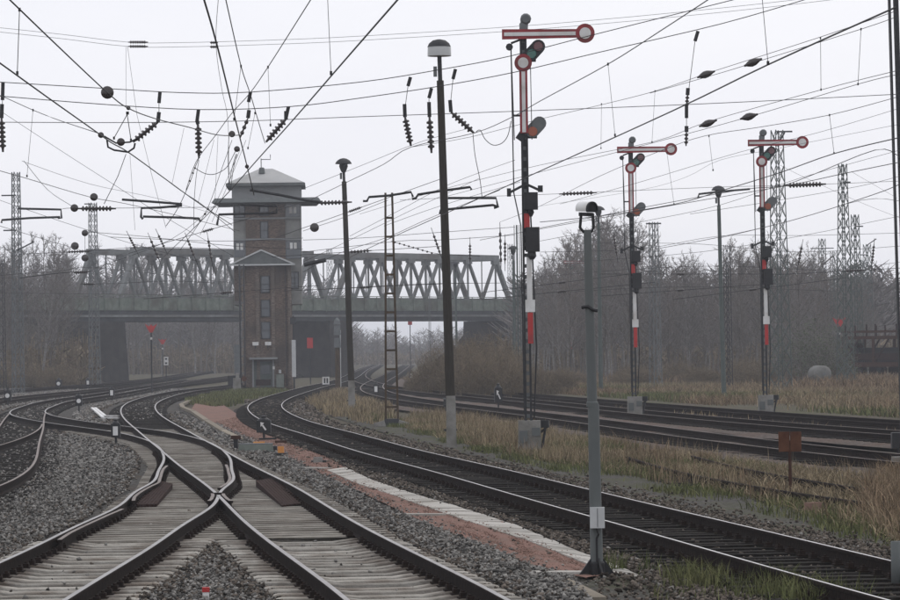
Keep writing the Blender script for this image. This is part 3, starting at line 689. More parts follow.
def light_win(x0, x1, y0, y1, dep):
    fr = tbox('window', x0, x1, y0, y1, dep - .05, dep - .004, 'glass'); m = (x0 + x1) / 2
    for a, b in ((m - 3.4, m - .6), (m + .6, m + 3.4)): tbox('blind', a, b, y0 + 2.5, y0 + 9, dep - .08, dep - .052, 'white_paint', fr)
    return fr
light_win(287.6, 302.4, 203.6, 216.2, 1.2); light_win(287.6, 302.4, 239.6, 258, 1.2); light_win(235.6, 246.8, 239.6, 256, 1.2)
window(236.5, 246.5, 204.5, 216, 1.2, 2, 1); window(262, 270, 206, 214, 1.05); window(262.5, 269.5, 221, 238, 1.05, 1, 2); window(288.5, 299.5, 272, 288, 1.2, 3, 3)
for a, b in ((276, 292), (300, 316), (322, 338)): window(262.5, 270.5, a, b, 0, 1, 2)
tbox('band', 235.2, 302.8, 237.5, 239.3, .98, 1.03, 'plaster_dark'); tbox('band', 235.2, 302.8, 216.5, 218.2, .98, 1.03, 'plaster_dark')
door = tbox('door', 254.5, 272.5, 361, 386.6, -.1, -.004, 'steel_green'); tbox('pane', 261, 270.5, 365, 374, -.14, -.102, 'glass', door); tbox('handle', 269.5, 271, 377, 378.3, -.2, -.102, 'galvanised', door)
tbox('door_frame', 252.5, 254.3, 359.5, 386.6, -.2, -.01, 'plaster_dark'); tbox('door_frame', 272.7, 274.5, 359.5, 386.6, -.2, -.01, 'plaster_dark')
tbox('door_canopy', 250, 278, 357, 359, -1.0, -.004, 'plaster_dark'); tbox('kickplate', 256, 271, 379, 385, -.13, -.102, 'rust_dark', door)
for cx in (256, 268.5):
    l = tbox('wall_lamp', cx - 2.8, cx + 3.2, 341.5, 345, -.35, -.125, 'white_paint'); tbox('lamp_arm', cx - .4, cx + .4, 344.9, 348, -.3, -.13, 'steel_dark', l)
tbox('meter_cabinet', 276.5, 284, 374, 387, -.7, -.15, 'grey_green_box'); tbox('wall_lamp', 273, 275, 366, 369, -.3, -.13, 'white_paint'); tbox('wall_box', 279, 281.5, 369.5, 373, -.25, -.13, 'board_grey')
tbox('drainpipe', 286.5, 287.3, 266, 386, -.28, -.13, 'steel_dark')
# neighbours of the tower
def post(name, label, cat, px, d, h, r, mat, group=None, z0=-.2, n=8, lean=0, r2=None):
    p = at(px, d, z0); t = thing(name, label, cat, p, 0, group)
    mb = MB().tube([(0, 0, 0), (lean * h, 0, h)], [r, r2 or r], n); mb.build('pole', mat, t, True); return t
t = post('cable_board', 'white vertical board standing at the right corner of the tower', 'board', 294.3, 260, 1.3, .06, 'steel_dark')
MB().box((0, -.05, 2.3), (.30, .06, 2.75)).build('board', 'board_grey', t)
MB().box((-.02, 0, 5.1), (.45, .3, .5)).build('junction_box', 'steel_dark', t); MB().tube([(0, .02, 1.2), (0, .02, 5.5)], .035, 6).build('pipe', 'steel_dark', t)
t = post('cable_mast', 'dark narrow ladder mast with grey box against the left side of the tower', 'mast', 241, 259, 9.3, .07, 'steel_dark')
MB().tube([(.32, 0, 0), (.32, 0, 9.3)], .05, 6).build('pole', 'steel_dark', t)
for i in range(14): MB().bar((0, 0, .5 + i * .65), (.32, 0, .7 + i * .65), .04, .07).build('rung', 'steel_grey', t)
MB().box((-.25, -.1, 2.3), (.42, .3, 2.2)).build('switch_box', 'steel_grey', t)
MB().lathe((.25, -.1, .85), (0, -1, 0), [(0, .2), (.03, .2)], 12).build('warning_disc', 'rust_plate', t)

# ------------------------------------------------------------------ semaphore signals
def semaphore(loc, label, two=True, red3=True):
    t = thing('semaphore_signal', label, 'signal', loc, 0, 'semaphore signals')
    MB().box((.02, 0, .42), (.56, .5, .84), taper=.97).build('footing', 'concrete', t)
    for k in (0, 1):
        b = MB().box((-.13 + k * .3, -.262, .45 + .12 * k), (.2, .03, .3 - .1 * k)); b.build('cover_plate', 'galvanised', t)
    mb = MB()
    for sx in (-1, 1): mb.bar((sx * .065, 0, .8), (sx * .06, 0, 10.45), .05, .12, up=Vector((0, 1, 0)))
    mb.build('mast_channels', 'steel_dark', t); MB().box((0, .01, 7.7), (.085, .04, 5.4)).build('mast_web', 'steel_dark', t)
    for i in range(36): MB().box((0, 0, .95 + i * .262), (.125, .03, .09)).build('batten', 'steel_grey', t)
    # crank post at the foot
    q = MB(); q.bar((.28, 0, .75), (.5, -.05, .75), .12, .18); q.bar((.42, -.05, .7), (.32, -.02, .15), .05, .05); q.bar((.3, 0, .55), (.5, -.05, .72), .05, .05); q.build('wire_pulley', 'steel_dark', t)
    cp = MB().lathe((.02, -.02, 10.38), (0, 0, 1), [(0, .1), (.16, .11), (.2, .08), (.28, .08)], 10); cp.lathe((.07, -.16, 10.66), (0, 1, 0), [(0, .1), (.04, .135), (.22, .135), (.27, .1)], 10); cp.build('mast_cap', 'steel_grey', t, True)
    def arm(name, hub, ang, zoff):
        a = thing_arm = link(name, None, t); a.location = hub; a.rotation_euler = (0, -ang, 0)
        # board seen from the front: red rim with a white field on it
        poly = [(-.52, -.125), (-.52, .125), (1.40, .105), (1.40, -.105)] if name == 'signal_arm' else [(-.05, -.1), (-.05, .1), (1.72, .1), (1.72, -.1)]
        x1 = poly[2][0]
        MB().prism(poly, -.02, .015).build('arm_board', 'red_dark', a)
        MB().prism([(poly[0][0] + .05, -.045), (poly[0][0] + .05, .045), (x1 - .02, .045), (x1 - .02, -.045)], -.034, -.022).build('white_stripe', 'white_paint', a)
        dx = 1.52 if name == 'signal_arm' else 0.0; rr = .235 if name == 'signal_arm' else .215
        MB().lathe((dx, .02, 0), (0, -1, 0), [(0, rr), (.06, rr)], 24).build('arm_disc', 'red_dark', a)
        MB().lathe((dx, -.041, 0), (0, -1, 0), [(0, rr * .6), (.012, rr * .6)], 20).build('disc_centre', 'white_paint', a)
        return a
    arm('signal_arm', (0, -.16, 10.28), 0.0, 0)
    def spect(z, lens):
        s = MB(); s.lathe((.2, -.05, z - .06), (0, -1, 0), [(0, .17), (.05, .17)], 14); s.lathe((.37, -.05, z + .12), (0, -1, 0), [(0, .17), (.05, .17)], 14)
        s.bar((.2, -.075, z - .06), (.37, -.075, z + .12), .046, .34, up=Vector((0, 1, 0)) if False else Vector((-.7, 0, .7))); s.bar((0, -.07, z - .1), (.2, -.07, z - .06), .04, .12); o = s.build('spectacle', 'steel_grey' if lens == 'lens_orange' else 'steel_dark', t)
        if lens == 'lens_orange':
            MB().lathe((.2, -.102, z - .08), (0, -1, 0), [(0, .12), (.015, .11)], 14).build('lens', 'lens_orange', o)
        else:
            MB().lathe((.2, -.102, z - .06), (0, -1, 0), [(0, .12), (.015, .11)], 14).build('lens', 'lens_green', o); MB().lathe((.37, -.102, z + .12), (0, -1, 0), [(0, .12), (.015, .11)], 14).build('lens', 'lens_red', o)
        lb = MB(); lb.box((.19, .12, z - .08), (.24, .26, .3)); lb.build('lantern', 'steel_dark', t)
    spect(9.86, 'lens_green')
    if two:
        arm('slow_arm', (-.01, -.14, 9.58), -math.pi / 2, 0); spect(7.98, 'lens_orange')
    rod = MB(); rod.tube([(-.3, -.02, 10.05), (-.28, -.02, 6.4), (-.12, -.05, 5.6), (-.1, -.06, 1.0)], .016, 5); rod.tube([(.17, -.1, 9.6), (.18, -.1, 7.7)], .01, 4)
    rod.build('pull_rod', 'steel_dark', t)
    lk = MB(); lk.tube([(-.3, -.03, 10.05), (-.25, -.03, 7.7)], .012, 4); lk.bar((-.3, -.04, 10.07), (.05, -.04, 10.2), .04, .05); lk.lathe((-.34, 0, 9.98), (0, -1, 0), [(0, .09), (.08, .09)], 8); lk.bar((-.3, -.03, 8.3), (0, -.03, 8.3), .03, .05); lk.bar((-.14, -.03, 7.7), (.0, -.03, 7.9), .08, .2); lk.build('crank', 'steel_dark', t)
    cb = MB(); cb.bar((-.38, -.05, 6.42), (.02, -.05, 6.62), .05, .06); cb.bar((.36, -.05, 6.46), (.02, -.05, 6.62), .05, .06); cb.box((-.4, -.05, 6.42), (.1, .08, .2)); cb.box((.37, -.05, 6.5), (.12, .1, .16)); cb.build('guy_bracket', 'steel_dark', t)
    MB().box((.13, -.12, 6.2), (.34, .3, .42)).build('drive_box', 'black', t)
    MB().lathe((.13, -.12, 6.02), (0, 0, -1), [(0, .05), (.1, .08), (.2, .03)], 8).build('drive_gland', 'black', t)
    MB().box((.03, -.1, 5.72), (.14, .03, .36)).build('mast_plate_red', 'red_paint', t)
    MB().box((.16, -.14, 5.26), (.34, .26, .6)).build('distant_box', 'black', t); MB().lathe((.14, -.14, 4.97), (0, 0, -1), [(0, .09), (.12, .11), (.2, .05)], 8).build('distant_gland', 'black', t)
    MB().box((.07, -.085, 4.3), (.13, .025, 1.06)).build('mast_plate_white', 'white_paint', t); MB().box((.08, -.105, 3.64), (.24, .025, .30)).build('number_plate', 'white_paint', t)
    MB().box((.08, -.085, 3.1), (.13, .025, .76)).build('mast_plate_red', 'red_paint', t)
    cbm = MB(); cbm.tube([(.12, -.06, 6.0), (.22, -.05, 2.6), (.14, -.05, .9)], .02, 5); cbm.build('cable', 'black', t)
    return t
s1 = semaphore(G(529, 455, -.15), 'tall two-armed semaphore signal nearest the camera, standing in the dry grass'); s1.scale = (1.045, 1.045, 1.05)
remember(s1)
KIDS_ALL = {}
s2l, s3l = G(634.5, 418.5, -.12), G(765.5, 417.5, -.12)
copy_tree(s1, s2l, 0, (1, 1, .99), 'middle semaphore signal between the camera pole and the mushroom lamp')
copy_tree(s1, s3l, 0.0, (1, 1, 1.0), 'rightmost semaphore signal in front of the tall lattice mast')
semaphore(at(571.5, 305, -.2), 'small far semaphore signal among the trees left of the camera pole', two=False)

# ------------------------------------------------------------------ lamp posts
def mushroom_lamp(label, px, d, h, r, lean, kind='wood', plinth=1.5, head=.33):
    p = at(px, d, -.2); t = thing('lamp_post', label, 'lamp post', p, 0, 'mushroom lamp posts'); mat = 'wood_pole' if kind == 'wood' else 'steel_green'
    X = lambda z: lean * z
    if plinth:
        mb = MB(); w = r * 1.05
        mb.box((X(plinth / 2), -r * 1.5, plinth / 2), (r * 2.1, r * 1.2, plinth), taper=.92); mb.build('concrete_stub', 'concrete', t)
        for z in (plinth * .35, plinth * .8): MB().lathe((X(z) - .02, 0, z), (0, 0, 1), [(0, r * 1.35), (.06, r * 1.35)], 10).build('clamp_band', 'steel_dark', t)
    MB().tube([(X(0), 0, .1), (X(h * .3), 0, h * .3), (X(h - 1.1), 0, h - 1.1)], [r, r * .92, r * .72], 12).build('pole', mat, t, True)
    MB().tube([(X(h - 1.2), 0, h - 1.2), (X(h - .4), 0, h - .4)], .06, 8).build('stem', 'steel_dark', t); MB().box((X(h - .85) - .13, -.02, h - .85), (.1, .12, .28)).build('fuse_box', 'steel_grey', t)
    if kind == 'wood' and d < 120:
        MB().lathe((X(h - .42), 0, h - .42), (0, 0, 1), [(0, head), (.22, head * .98), (.26, head * .95)], 20).build('diffuser', 'glass_milk', t, True)
        MB().lathe((X(h - .17), 0, h - .165), (0, 0, 1), [(0, head * .99), (.1, head * .85), (.18, head * .55), (.21, .05)], 20).build('hood', 'steel_dark', t, True)
    else:
        MB().lathe((X(h - .3), 0, h - .3), (0, 0, 1), [(0, head * 1.05), (.05, head), (.15, head * .8), (.23, head * .45), (.26, .03)], 20).build('hood', 'steel_dark', t, True)
        MB().lathe((X(h - .31), 0, h - .31), (0, 0, -1), [(0, head * .5), (.1, .2), (.3, .13), (.38, .08)], 14).build('bulb_cover', 'steel_dark', t, True)
    return t
mushroom_lamp('nearest lamp post, dark leaning wooden pole with domed glass head', 452, 97, 11.35, .135, -.018)
mushroom_lamp('leaning wooden lamp post just right of the tower', 352.3, 159, 11.6, .15, -.022, plinth=1.45, head=.36)
mushroom_lamp('slim steel lamp post right behind the camera pole', 601, 209, 11.3, .13, 0.0, 'steel', 0, .38)
mushroom_lamp('slim steel lamp post between the middle and right signals', 724, 187, 11.4, .13, -.012, 'steel', 0, .36)
mushroom_lamp('small far lamp post in front of the right bridge span', 457, 330, 11.2, .12, 0, 'steel', 0, .4)
mushroom_lamp('far lamp post hidden behind the nearest semaphore signal', 515, 250, 10.2, .11, 0, 'steel', 0, .36)

# ------------------------------------------------------------------ the surveillance camera on its pole
cp0 = G(597, 577, -.08); cpole = thing('camera_pole', 'slim grey pole with white surveillance camera on top, nearest of all poles', 'camera pole', cp0); cu = 39.4 / FPX
ph = 4.02; lx = -.013
MB().tube([(0, 0, 0), (lx * 1.0, 0, 2.0)], [.074, .066], 12).build('lower_pole', 'galvanised', cpole, True); MB().tube([(lx * 2, 0, 2.0), (lx * ph, 0, ph)], [.058, .045], 12).build('upper_pole', 'galvanised', cpole, True)
MB().lathe((lx * 2, 0, 1.97), (0, 0, 1), [(0, .069), (.05, .069), (.06, .058)], 12).build('collar', 'galvanised', cpole)
MB().lathe((0, 0, -.02), (0, 0, 1), [(0, .095), (.18, .09), (.2, .08)], 12).build('base_sleeve', 'black', cpole)
for a in (0.3, 1.9, 3.4, 5.0):
    f = MB(); f.add([(.07, -.012, .02), (.24, -.012, .0), (.24, .012, .0), (.07, .012, .02), (.07, -.012, .22), (.07, .012, .22)], [(0, 1, 4), (3, 5, 2), (1, 2, 5, 4), (0, 4, 5, 3), (0, 3, 2, 1)]); o = f.build('foot_rib', 'black', cpole); o.rotation_euler = (0, 0, a)
bx = MB().box((.01, -.1, .69), (.165, .1, .24)); o = bx.build('junction_box', 'board_grey', cpole); MB().tube([(0, -.09, .57), (.02, -.1, .5), (0, -.08, .45), (0, -.07, .1)], .013, 6).build('cable', 'black', cpole)
MB().box((.01, -.152, .69), (.006, .006, .22)).build('lid_seam', 'steel_grey', o)
MB().tube([(-.13, -.02, 3.12), (-.06, -.05, 3.13), (0, -.06, 3.09), (.05, -.06, 3.08)], .022, 6).build('cable_clip', 'black', cpole)
zz = ph
yk = MB(); yk.tube([(lx * ph - .07, 0, zz + .19), (lx * ph - .085, 0, zz + .03), (lx * ph - .05, 0, zz - .02), (lx * ph + .05, 0, zz - .02), (lx * ph + .07, 0, zz + .03), (lx * ph + .065, 0, zz + .19)], .019, 6); yk.build('yoke', 'black', cpole)
hd = link('camera_housing', None, cpole); hd.location = (lx * ph - .012, 0, zz + .245); hd.rotation_euler = (R(4), 0, R(40)); hd.scale = (.86, .86, .86)
ha = MB(); pr = []
for k in range(15): a = math.pi * (k / 14 * 1.25 - .125); pr.append((math.cos(a) * .095, math.sin(a) * .098))
ha.prism(pr, -.11, .11); ha.build('shell', 'white_paint', hd, True)
MB().prism([(x * .86, z * .86) for x, z in pr], -.117, -.112).build('front_window', 'black', hd)
fr_ = MB()
for k in range(14): fr_.bar((pr[k][0] * .97, -.118, pr[k][1] * .97), (pr[k + 1][0] * .97, -.118, pr[k + 1][1] * .97), .03, .014)
fr_.bar((pr[0][0] * .97, -.118, pr[0][1] * .97), (pr[-1][0] * .97, -.118, pr[-1][1] * .97), .03, .014); fr_.build('front_rim', 'steel_dark', hd)
MB().box((0, 0, -.075), (.12, .16, .05)).build('mount', 'black', hd)

# ------------------------------------------------------------------ catenary masts
def lattice(label, px, d, h, w0, w1, mat='steel_green', bracket=None, group='lattice masts', cells=None, rz=.5):
    p = at(px, d, -.3); t = thing('lattice_mast', label, 'mast', p, rz, group); h += .3
    r0 = .05 if w0 > .5 else .036
    for sx in (-1, 1):
        for sy in (-1, 1): MB().bar((sx * w0 / 2, sy * w0 / 2, 0), (sx * w1 / 2, sy * w1 / 2, h), r0, r0).build('corner_post', mat, t)
    lc = MB(); n = cells or int(h / ((w0 + w1) / 2 * 1.35))
    for i in range(n):
        a, b = h * i / n, h * (i + 1) / n; wa, wb = w0 + (w1 - w0) * i / n, w0 + (w1 - w0) * (i + 1) / n
        for k in range(4):
            c, s = [(1, 0), (0, 1), (-1, 0), (0, -1)][k]
            def q(w, uu, z): return (c * w / 2 - s * uu * w / 2, s * w / 2 + c * uu * w / 2, z)
            lc.bar(q(wa, -1, a), q(wb, 1, b), r0 * .6, r0 * .6)
            if w0 > .6: lc.bar(q(wa, 1, a), q(wb, -1, b), r0 * .6, r0 * .6)
    tag(lc.build('lacing', mat, t), kind='stuff')
    fb = MB().box((0, 0, .1), (w0 * 1.6, w0 * 1.6, .5)); fb.build('footing', 'concrete', t)
    if bracket:
        b = MB()
        for z, ln, dr in bracket: b.bar((0, 0, h - z), (ln * math.cos(-rz), ln * math.sin(-rz), h - z + dr), .06, .09)
        b.build('bracket', 'steel_dark', t)
    return t
lattice('tallest lattice mast right behind the rightmost semaphore signal', 781, 205, 15.2, .95, .5, bracket=[(.1, .9, 0), (.9, .45, .75)])
lattice('tall lattice mast at the right above the rusty wagon', 846, 225, 14.2, .85, .38, bracket=[(1.2, .5, 0)])
lattice('second lattice mast right of the tallest pair over the wagon', 857.5, 262, 12.3, .85, .4, bracket=[(.9, .6, 0)])
lattice('distant lattice mast with square top frame behind the wagon', 869, 330, 12.0, .85, .5, bracket=[(.1, .9, .6), (1.0, -.7, 0)])
lattice('distant thin lattice mast left of the wagon', 835.5, 270, 9.8, .5, .35)
lattice('faint lattice mast with cross arm rising out of the right wood', 824, 360, 13.5, .8, .5, bracket=[(1.0, 1.2, 0), (1.0, -1.2, 0)])
lattice('faint far lattice mast between the wagon masts', 863.5, 300, 9.8, .5, .35)
lattice('two-legged lattice mast right of the middle semaphore signal', 656, 230, 10.8, .6, .4, mat='steel_grey', bracket=[(.1, .5, 0), (.1, -.5, 0)])
lattice('narrow mast standing beside the right slim lamp post', 729, 215, 8.8, .35, .3, mat='steel_dark')
lattice('tall lattice mast at the far left edge above the wood', 18.5, 240, 15.2, .65, .42, mat='steel_grey', bracket=[(1.6, -1.0, 0), (4.0, -.9, 0), (5.4, 1.2, .6)])
lattice('lattice mast with bent top bracket left of the bridge', 95, 290, 15.2, .75, .5, mat='steel_grey', bracket=[(.1, -.7, 0), (.8, -.5, .5)])
lattice('slim lattice mast rising behind the gap between the bridge spans', 331, 440, 15.5, .55, .5, mat='steel_grey')
lattice('far lattice mast behind the right end of the bridge', 512, 380, 14.0, .5, .42, mat='steel_grey')
lattice('dark short lattice mast at the left edge in front of the wood', 2, 250, 9.5, .5, .4, mat='steel_dark')
lattice('thin lattice mast under the right bridge span', 471, 430, 8.2, .55, .4, mat='steel_grey', bracket=[(.3, 1.6, 0), (.3, -1.0, 0)])
lattice('thin lattice mast near the right abutment of the bridge', 480, 470, 8.2, .55, .4, mat='steel_grey')
# ladder mast in the middle, near enough to count its battens
lm0 = G(392, 428, -.2); lm = thing('ladder_mast', 'dark ladder-shaped catenary mast on a spread concrete foot between two lamp posts', 'mast', lm0)
hh = 8.45
for s in (-1, 1):
    MB().bar((s * .22, 0, .2), (s * .12, 0, hh), .075, .16, up=Vector((0, 1, 0))).build('channel', 'mast_brown', lm)
for i in range(11):
    z = .75 + i * .68; w = .22 - .1 * z / hh; MB().box((0, 0, z), (w * 2, .14, .075)).build('batten', 'mast_brown', lm)
ft = MB().box((0, 0, .18), (.7, .6, .3), taper=.7); ft.build('footing', 'steel_dark', lm)
for s in (-1, 1): MB().box((s * .42, -.1, .1), (.4, .5, .26), Matrix.Rotation(s * .3, 3, 'Y')).build('foot_block', 'concrete', lm)
def hmast(label, px, d, h, w, mat, name='steel_mast'):
    t = thing(name, label, 'mast', at(px, d, -.3)); m = MB(); m.box((0, 0, h / 2), (w * .3, w, h)); m.box((-w * .5, 0, h / 2), (w * .12, w * .9, h)); m.box((w * .5, 0, h / 2), (w * .12, w * .9, h)); m.build('beam', mat, t); MB().box((0, 0, .2), (w * 2.4, w * 2.4, .5)).build('footing', 'concrete', t); return t
hmast('dark steel mast cut by the right edge of the picture', 909.5, 75, 11.5, .28, 'steel_dark').rotation_euler = (0, -.013, 0)
hmast('greenish concrete mast right behind the nearest semaphore signal', 519, 235, 11.2, .34, 'steel_green')
hmast('thin grey post under the right bridge span left of the nearest lamp', 430.5, 300, 9.5, .2, 'steel_grey')

# ------------------------------------------------------------------ overhead lines
WIRES = 'overhead wires'
def wpts(pts, d=None):
    out = []
    for p in pts:
        out.append(P(p[0], p[1], d) if d else G(p[0], p[1], p[2]))
    return out
def curve(ps, n=4):                                          # smooth polyline through the points
    if len(ps) < 3: return [ps[0].lerp(ps[-1], i / 8) for i in range(9)]
    o = []
    for i in range(len(ps) - 1):
        a, b, c, e = ps[max(i - 1, 0)], ps[i], ps[i + 1], ps[min(i + 2, len(ps) - 1)]
        for k in range(n):
            t = k / n; o.append(.5 * ((2 * b) + (c - a) * t + (2 * a - 5 * b + 4 * c - e) * t * t + (3 * b - a - 3 * c + e) * t ** 3))
    return o + [ps[-1]]
def owire(label, pts, r=.008, d=None, mat='wire'):
    ps = wpts(pts, d); o = thing('overhead_wire', label, 'wire', ps[0], 0, WIRES); q = [p - ps[0] for p in curve(ps)]
    MB().tube(q, r, 5).build('wire', mat, o, True); o['_d'] = 0.0; return o
def loc(o, px, py, d): return P(px, py, d) - o.location
def dropper(o, a, b, d, r=.0045, d2=None):
    A, B = loc(o, *a, d), loc(o, *b, d2 or d); m = MB().tube([A, B], r, 4); m.box(A, (.028, .028, .045)); m.box(B, (.028, .028, .045)); tag(m.build('dropper', 'wire', o), kind=None)
def insul(o, a, b, d, r=.09, n=6): rib(loc(o, *a, d), loc(o, *b, d), r, n).build('insulator', 'insulator_brown', o)
def spindle(o, a, b, d, r):
    A, B = loc(o, *a, d), loc(o, *b, d); L = (B - A).length
    MB().lathe(A, B - A, [(0, .02), (L * .12, .03), (L * .2, r * .6), (L * .4, r), (L * .6, r * .95), (L * .8, r * .55), (L * .88, .03), (L, .02)], 12).build('insulator', 'insulator_brown', o, True)
def ball(o, px, py, d, r):
    c = loc(o, px, py, d); MB().lathe(c + Vector((0, -r * .8, 0)), (0, 1, 0), [(0, r * .3), (r * .1, r * .75), (r * .35, r), (r * .6, r * .9), (r * .75, r), (r * 1.2, r * .95), (r * 1.6, r * .5)], 16).build('insulator', 'insulator_brown', o, True)
def dep(py, h, px=450):
    return G(px, py, h).y
D = 88.0
# head spans: ropes across all the tracks, with hangers
w4 = owire('upper span rope sagging right across the sky at the height of the lamp heads', [(-20, 81), (0, 82), (100, 88), (180, 92.5), (250, 92), (360, 82), (440, 69.5), (510, 56), (600, 33), (740, -2)], .011, D)
w5 = owire('second span rope below the upper one, carrying the longest insulators', [(-20, 95), (0, 96), (100, 104), (200, 109.5), (290, 106.5), (360, 98), (440, 86), (515, 72), (600, 52), (720, 24), (810, -2)], .011, D)
w6 = owire('nearly level third span rope crossing behind the hanging insulators', [(-20, 122), (120, 122.5), (240, 121), (350, 117), (520, 111), (720, 103), (900, 94)], .009, D)
def hanger(o, top, pts, ins, n=6, r=.085):
    c = MB().tube([loc(o, *top, D), loc(o, *pts[0], D)], .05, 6); c.build('clamp', 'black', o)
    MB().tube([loc(o, *p, D) for p in pts], .008, 4).build('hanger_rod', 'wire', o)
    if ins:
        a, b = ins; MB().tube([loc(o, pts[-1][0], pts[-1][1] - 8, D), loc(o, *a, D)], .055, 6).build('clamp', 'black', o)
        rib(loc(o, *a, D), loc(o, *b, D), r * 1.05, n).build('insulator', 'insulator_brown', o)
hanger(w4, (160, 92), [(159, 103), (159, 120)], ((158, 122), (133, 142)))
hanger(w5, (198.5, 109.5), [(197, 121), (197, 128)], ((198, 124), (199, 158)))
hanger(w4, (250.5, 92), [(248.5, 102), (249, 118)], ((248, 118), (240, 138)), 3, .05)
hanger(w5, (288.5, 106.5), [(286, 118), (286, 119)], ((286, 119), (266, 142)))
hanger(w4, (410.5, 77), [(408, 86), (404.5, 112)], ((405, 117), (411, 146)))
hanger(w5, (431.5, 88), [(429, 98), (429, 110)], ((429.5, 117), (431.5, 153)))
hanger(w4, (455.5, 69), [(453, 79), (450, 108)], ((451, 112), (474, 133)))
hanger(w4, (3, 82), [(2.5, 100), (2, 112)], ((1.5, 118), (3, 152)))
hanger(w5, (698, 31), [(695, 41), (688, 96)], ((687.5, 95), (686.5, 108)), 3, .05)
hanger(w6, (686.5, 104), [(686.5, 118), (686.5, 134)], ((686.5, 132), (686, 146)), 3, .05)
# pair of thin feeders
for k, (dy, lab) in enumerate(((0, 'upper of the two faint feeder wires near the top of the sky'), (4.3, 'lower of the two faint feeder wires near the top of the sky'))):
    o = owire(lab, [(-20, 25.5 + dy), (60, 34 + dy), (128, 42 + dy), (180, 42.5 + dy), (270, 40 + dy), (360, 36 + dy), (540, 24.5 + dy), (720, 8 + dy), (860, -8 + dy)], .008, 125, 'wire_copper')
    insul(o, (128, 42 + dy), (148, 42 + dy), 125, .06, 7); insul(o, (210, 42.5 + dy), (218, 42.5 + dy), 125, .06, 4)
H1, H2 = 5.7, 7.3
# lines along the tracks on the left
a = owire('heavy wire slanting down from the top left corner through a dark ball', [(5, -5, 6.6), (60, 48, 6.6), (108, 93, 6.6), (128, 108, 6.6), (155, 118.5, 6.7), (190, 127.5, 6.9), (218, 135, 7.1), (241, 135, 7.3)], .010)
ball(a, 107.5, 92.5, dep(92.5, 6.6), .1); ball(a, 128.5, 108, dep(108, 6.6), .035); ball(a, 232, 134, dep(134, 7.2), .07)
b = owire('heavy contact wire from the left edge down to the big insulator yoke', [(-15, 53, 5.7), (0, 63, 5.7), (50, 99, 5.7), (98, 133, 5.7), (112, 143, 5.7), (128, 152, 5.7), (160, 175, 5.7), (200, 204, 5.7), (232, 225, 5.7)], .0095)
dd = dep(142, 5.7); ball(b, 101, 135, dd, .045); ball(b, 121, 142, dd, .06)
yk = MB(); yk.tube([loc(b, 107, 140, dd), loc(b, 108, 147, dd), loc(b, 114, 150, dd), loc(b, 128, 152, dd), loc(b, 134, 148, dd), loc(b, 135, 143, dd)], .016, 6); yk.tube([loc(b, 104, 136, dd), loc(b, 116, 143, dd), loc(b, 130, 142, dd), loc(b, 140, 137, dd)], .014, 6); yk.build('yoke', 'black', b)
dropper(b, (114, 138), (128, 113), dd, .006); dropper(b, (131, 140), (127, 113), dd, .006)
c = owire('slanting messenger wire dropping from the left edge to the yoke', [(-10, 92, 7.3), (4, 97, 7.3), (33, 110, 7.2), (60, 120.5, 7.0), (98, 133, 6.0)], .007)
dropper(c, (33, 110), (27, 176), dep(110, 7.2), .004); dropper(a, (19.5, 9.5), (17.3, 73), dep(20, 6.6), .005)
e1 = owire('wire from the left edge at the height of the far left mast head', [(-10, 168, 6.9), (27, 178.5, 6.9), (90, 197, 6.9), (125, 203.5, 6.9), (180, 216, 6.9), (240, 231, 6.9)], .009)
ball(e1, 94, 197, dep(197, 6.9), .11)
e2 = owire('wire falling from beside the far left mast to the ball insulator', [(24, 161, 8.0), (48, 190, 7.6), (72, 206, 7.0)], .008); ball(e2, 74.5, 208, dep(206, 7), .12)
e3 = owire('level wire with long insulator beside the far left mast', [(62, 209, 7), (72, 208, 7), (120, 208, 7), (180, 207.5, 7), (230, 207, 7)], .008); insul(e3, (78, 208.5), (116, 208.5), dep(208, 7), .085, 9)
owire('thin wire from the far left mast head to the tower visor', [(22, 161, 9.4), (90, 184, 9.4), (160, 199, 9.4), (240, 221, 9.4)], .008)
owire('faint wire low over the left wood', [(-10, 223, 7), (60, 244, 7), (110, 259, 7), (180, 278, 7)], .010)
owire('faint level wire across the left wood', [(-10, 293, 6.2), (60, 293.5, 6.2), (180, 295, 6.2), (235, 297, 6.2)], .014)
owire('faint level wire across the left bridge span', [(-10, 276, 6.4), (60, 271, 6.4), (100, 268, 6.4), (233, 283, 6.4)], .012)
x = owire('line hung with three dark balls in front of the left wood', [(20, 254, 7.6), (66, 252, 7.6), (95, 250, 7.6), (150, 247, 7.6), (233, 249, 7.6)], .011, 170); ball(x, 75, 246, 170, .19); ball(x, 85, 233, 170, .16); ball(x, 85, 258, 170, .17); insul(x, (66, 252), (92, 251), 170, .07, 8)
dropper(x, (85, 233), (85, 258), 170, .01); dropper(x, (75, 246), (74, 253), 170, .01)
x = owire('dark wire with spacer rising towards the left bridge end', [(20, 278, 6), (60, 273, 6), (92, 271, 6)], .016, 150); insul(x, (74, 273), (90, 271.5), 150, .07, 6)
x = owire('dark stay wire in front of the left end post of the bridge', [(80, 284, 6), (115, 283.5, 6), (170, 281, 6), (215, 283, 6)], .013, 200); insul(x, (83, 284), (95, 284), 200, .1, 5)
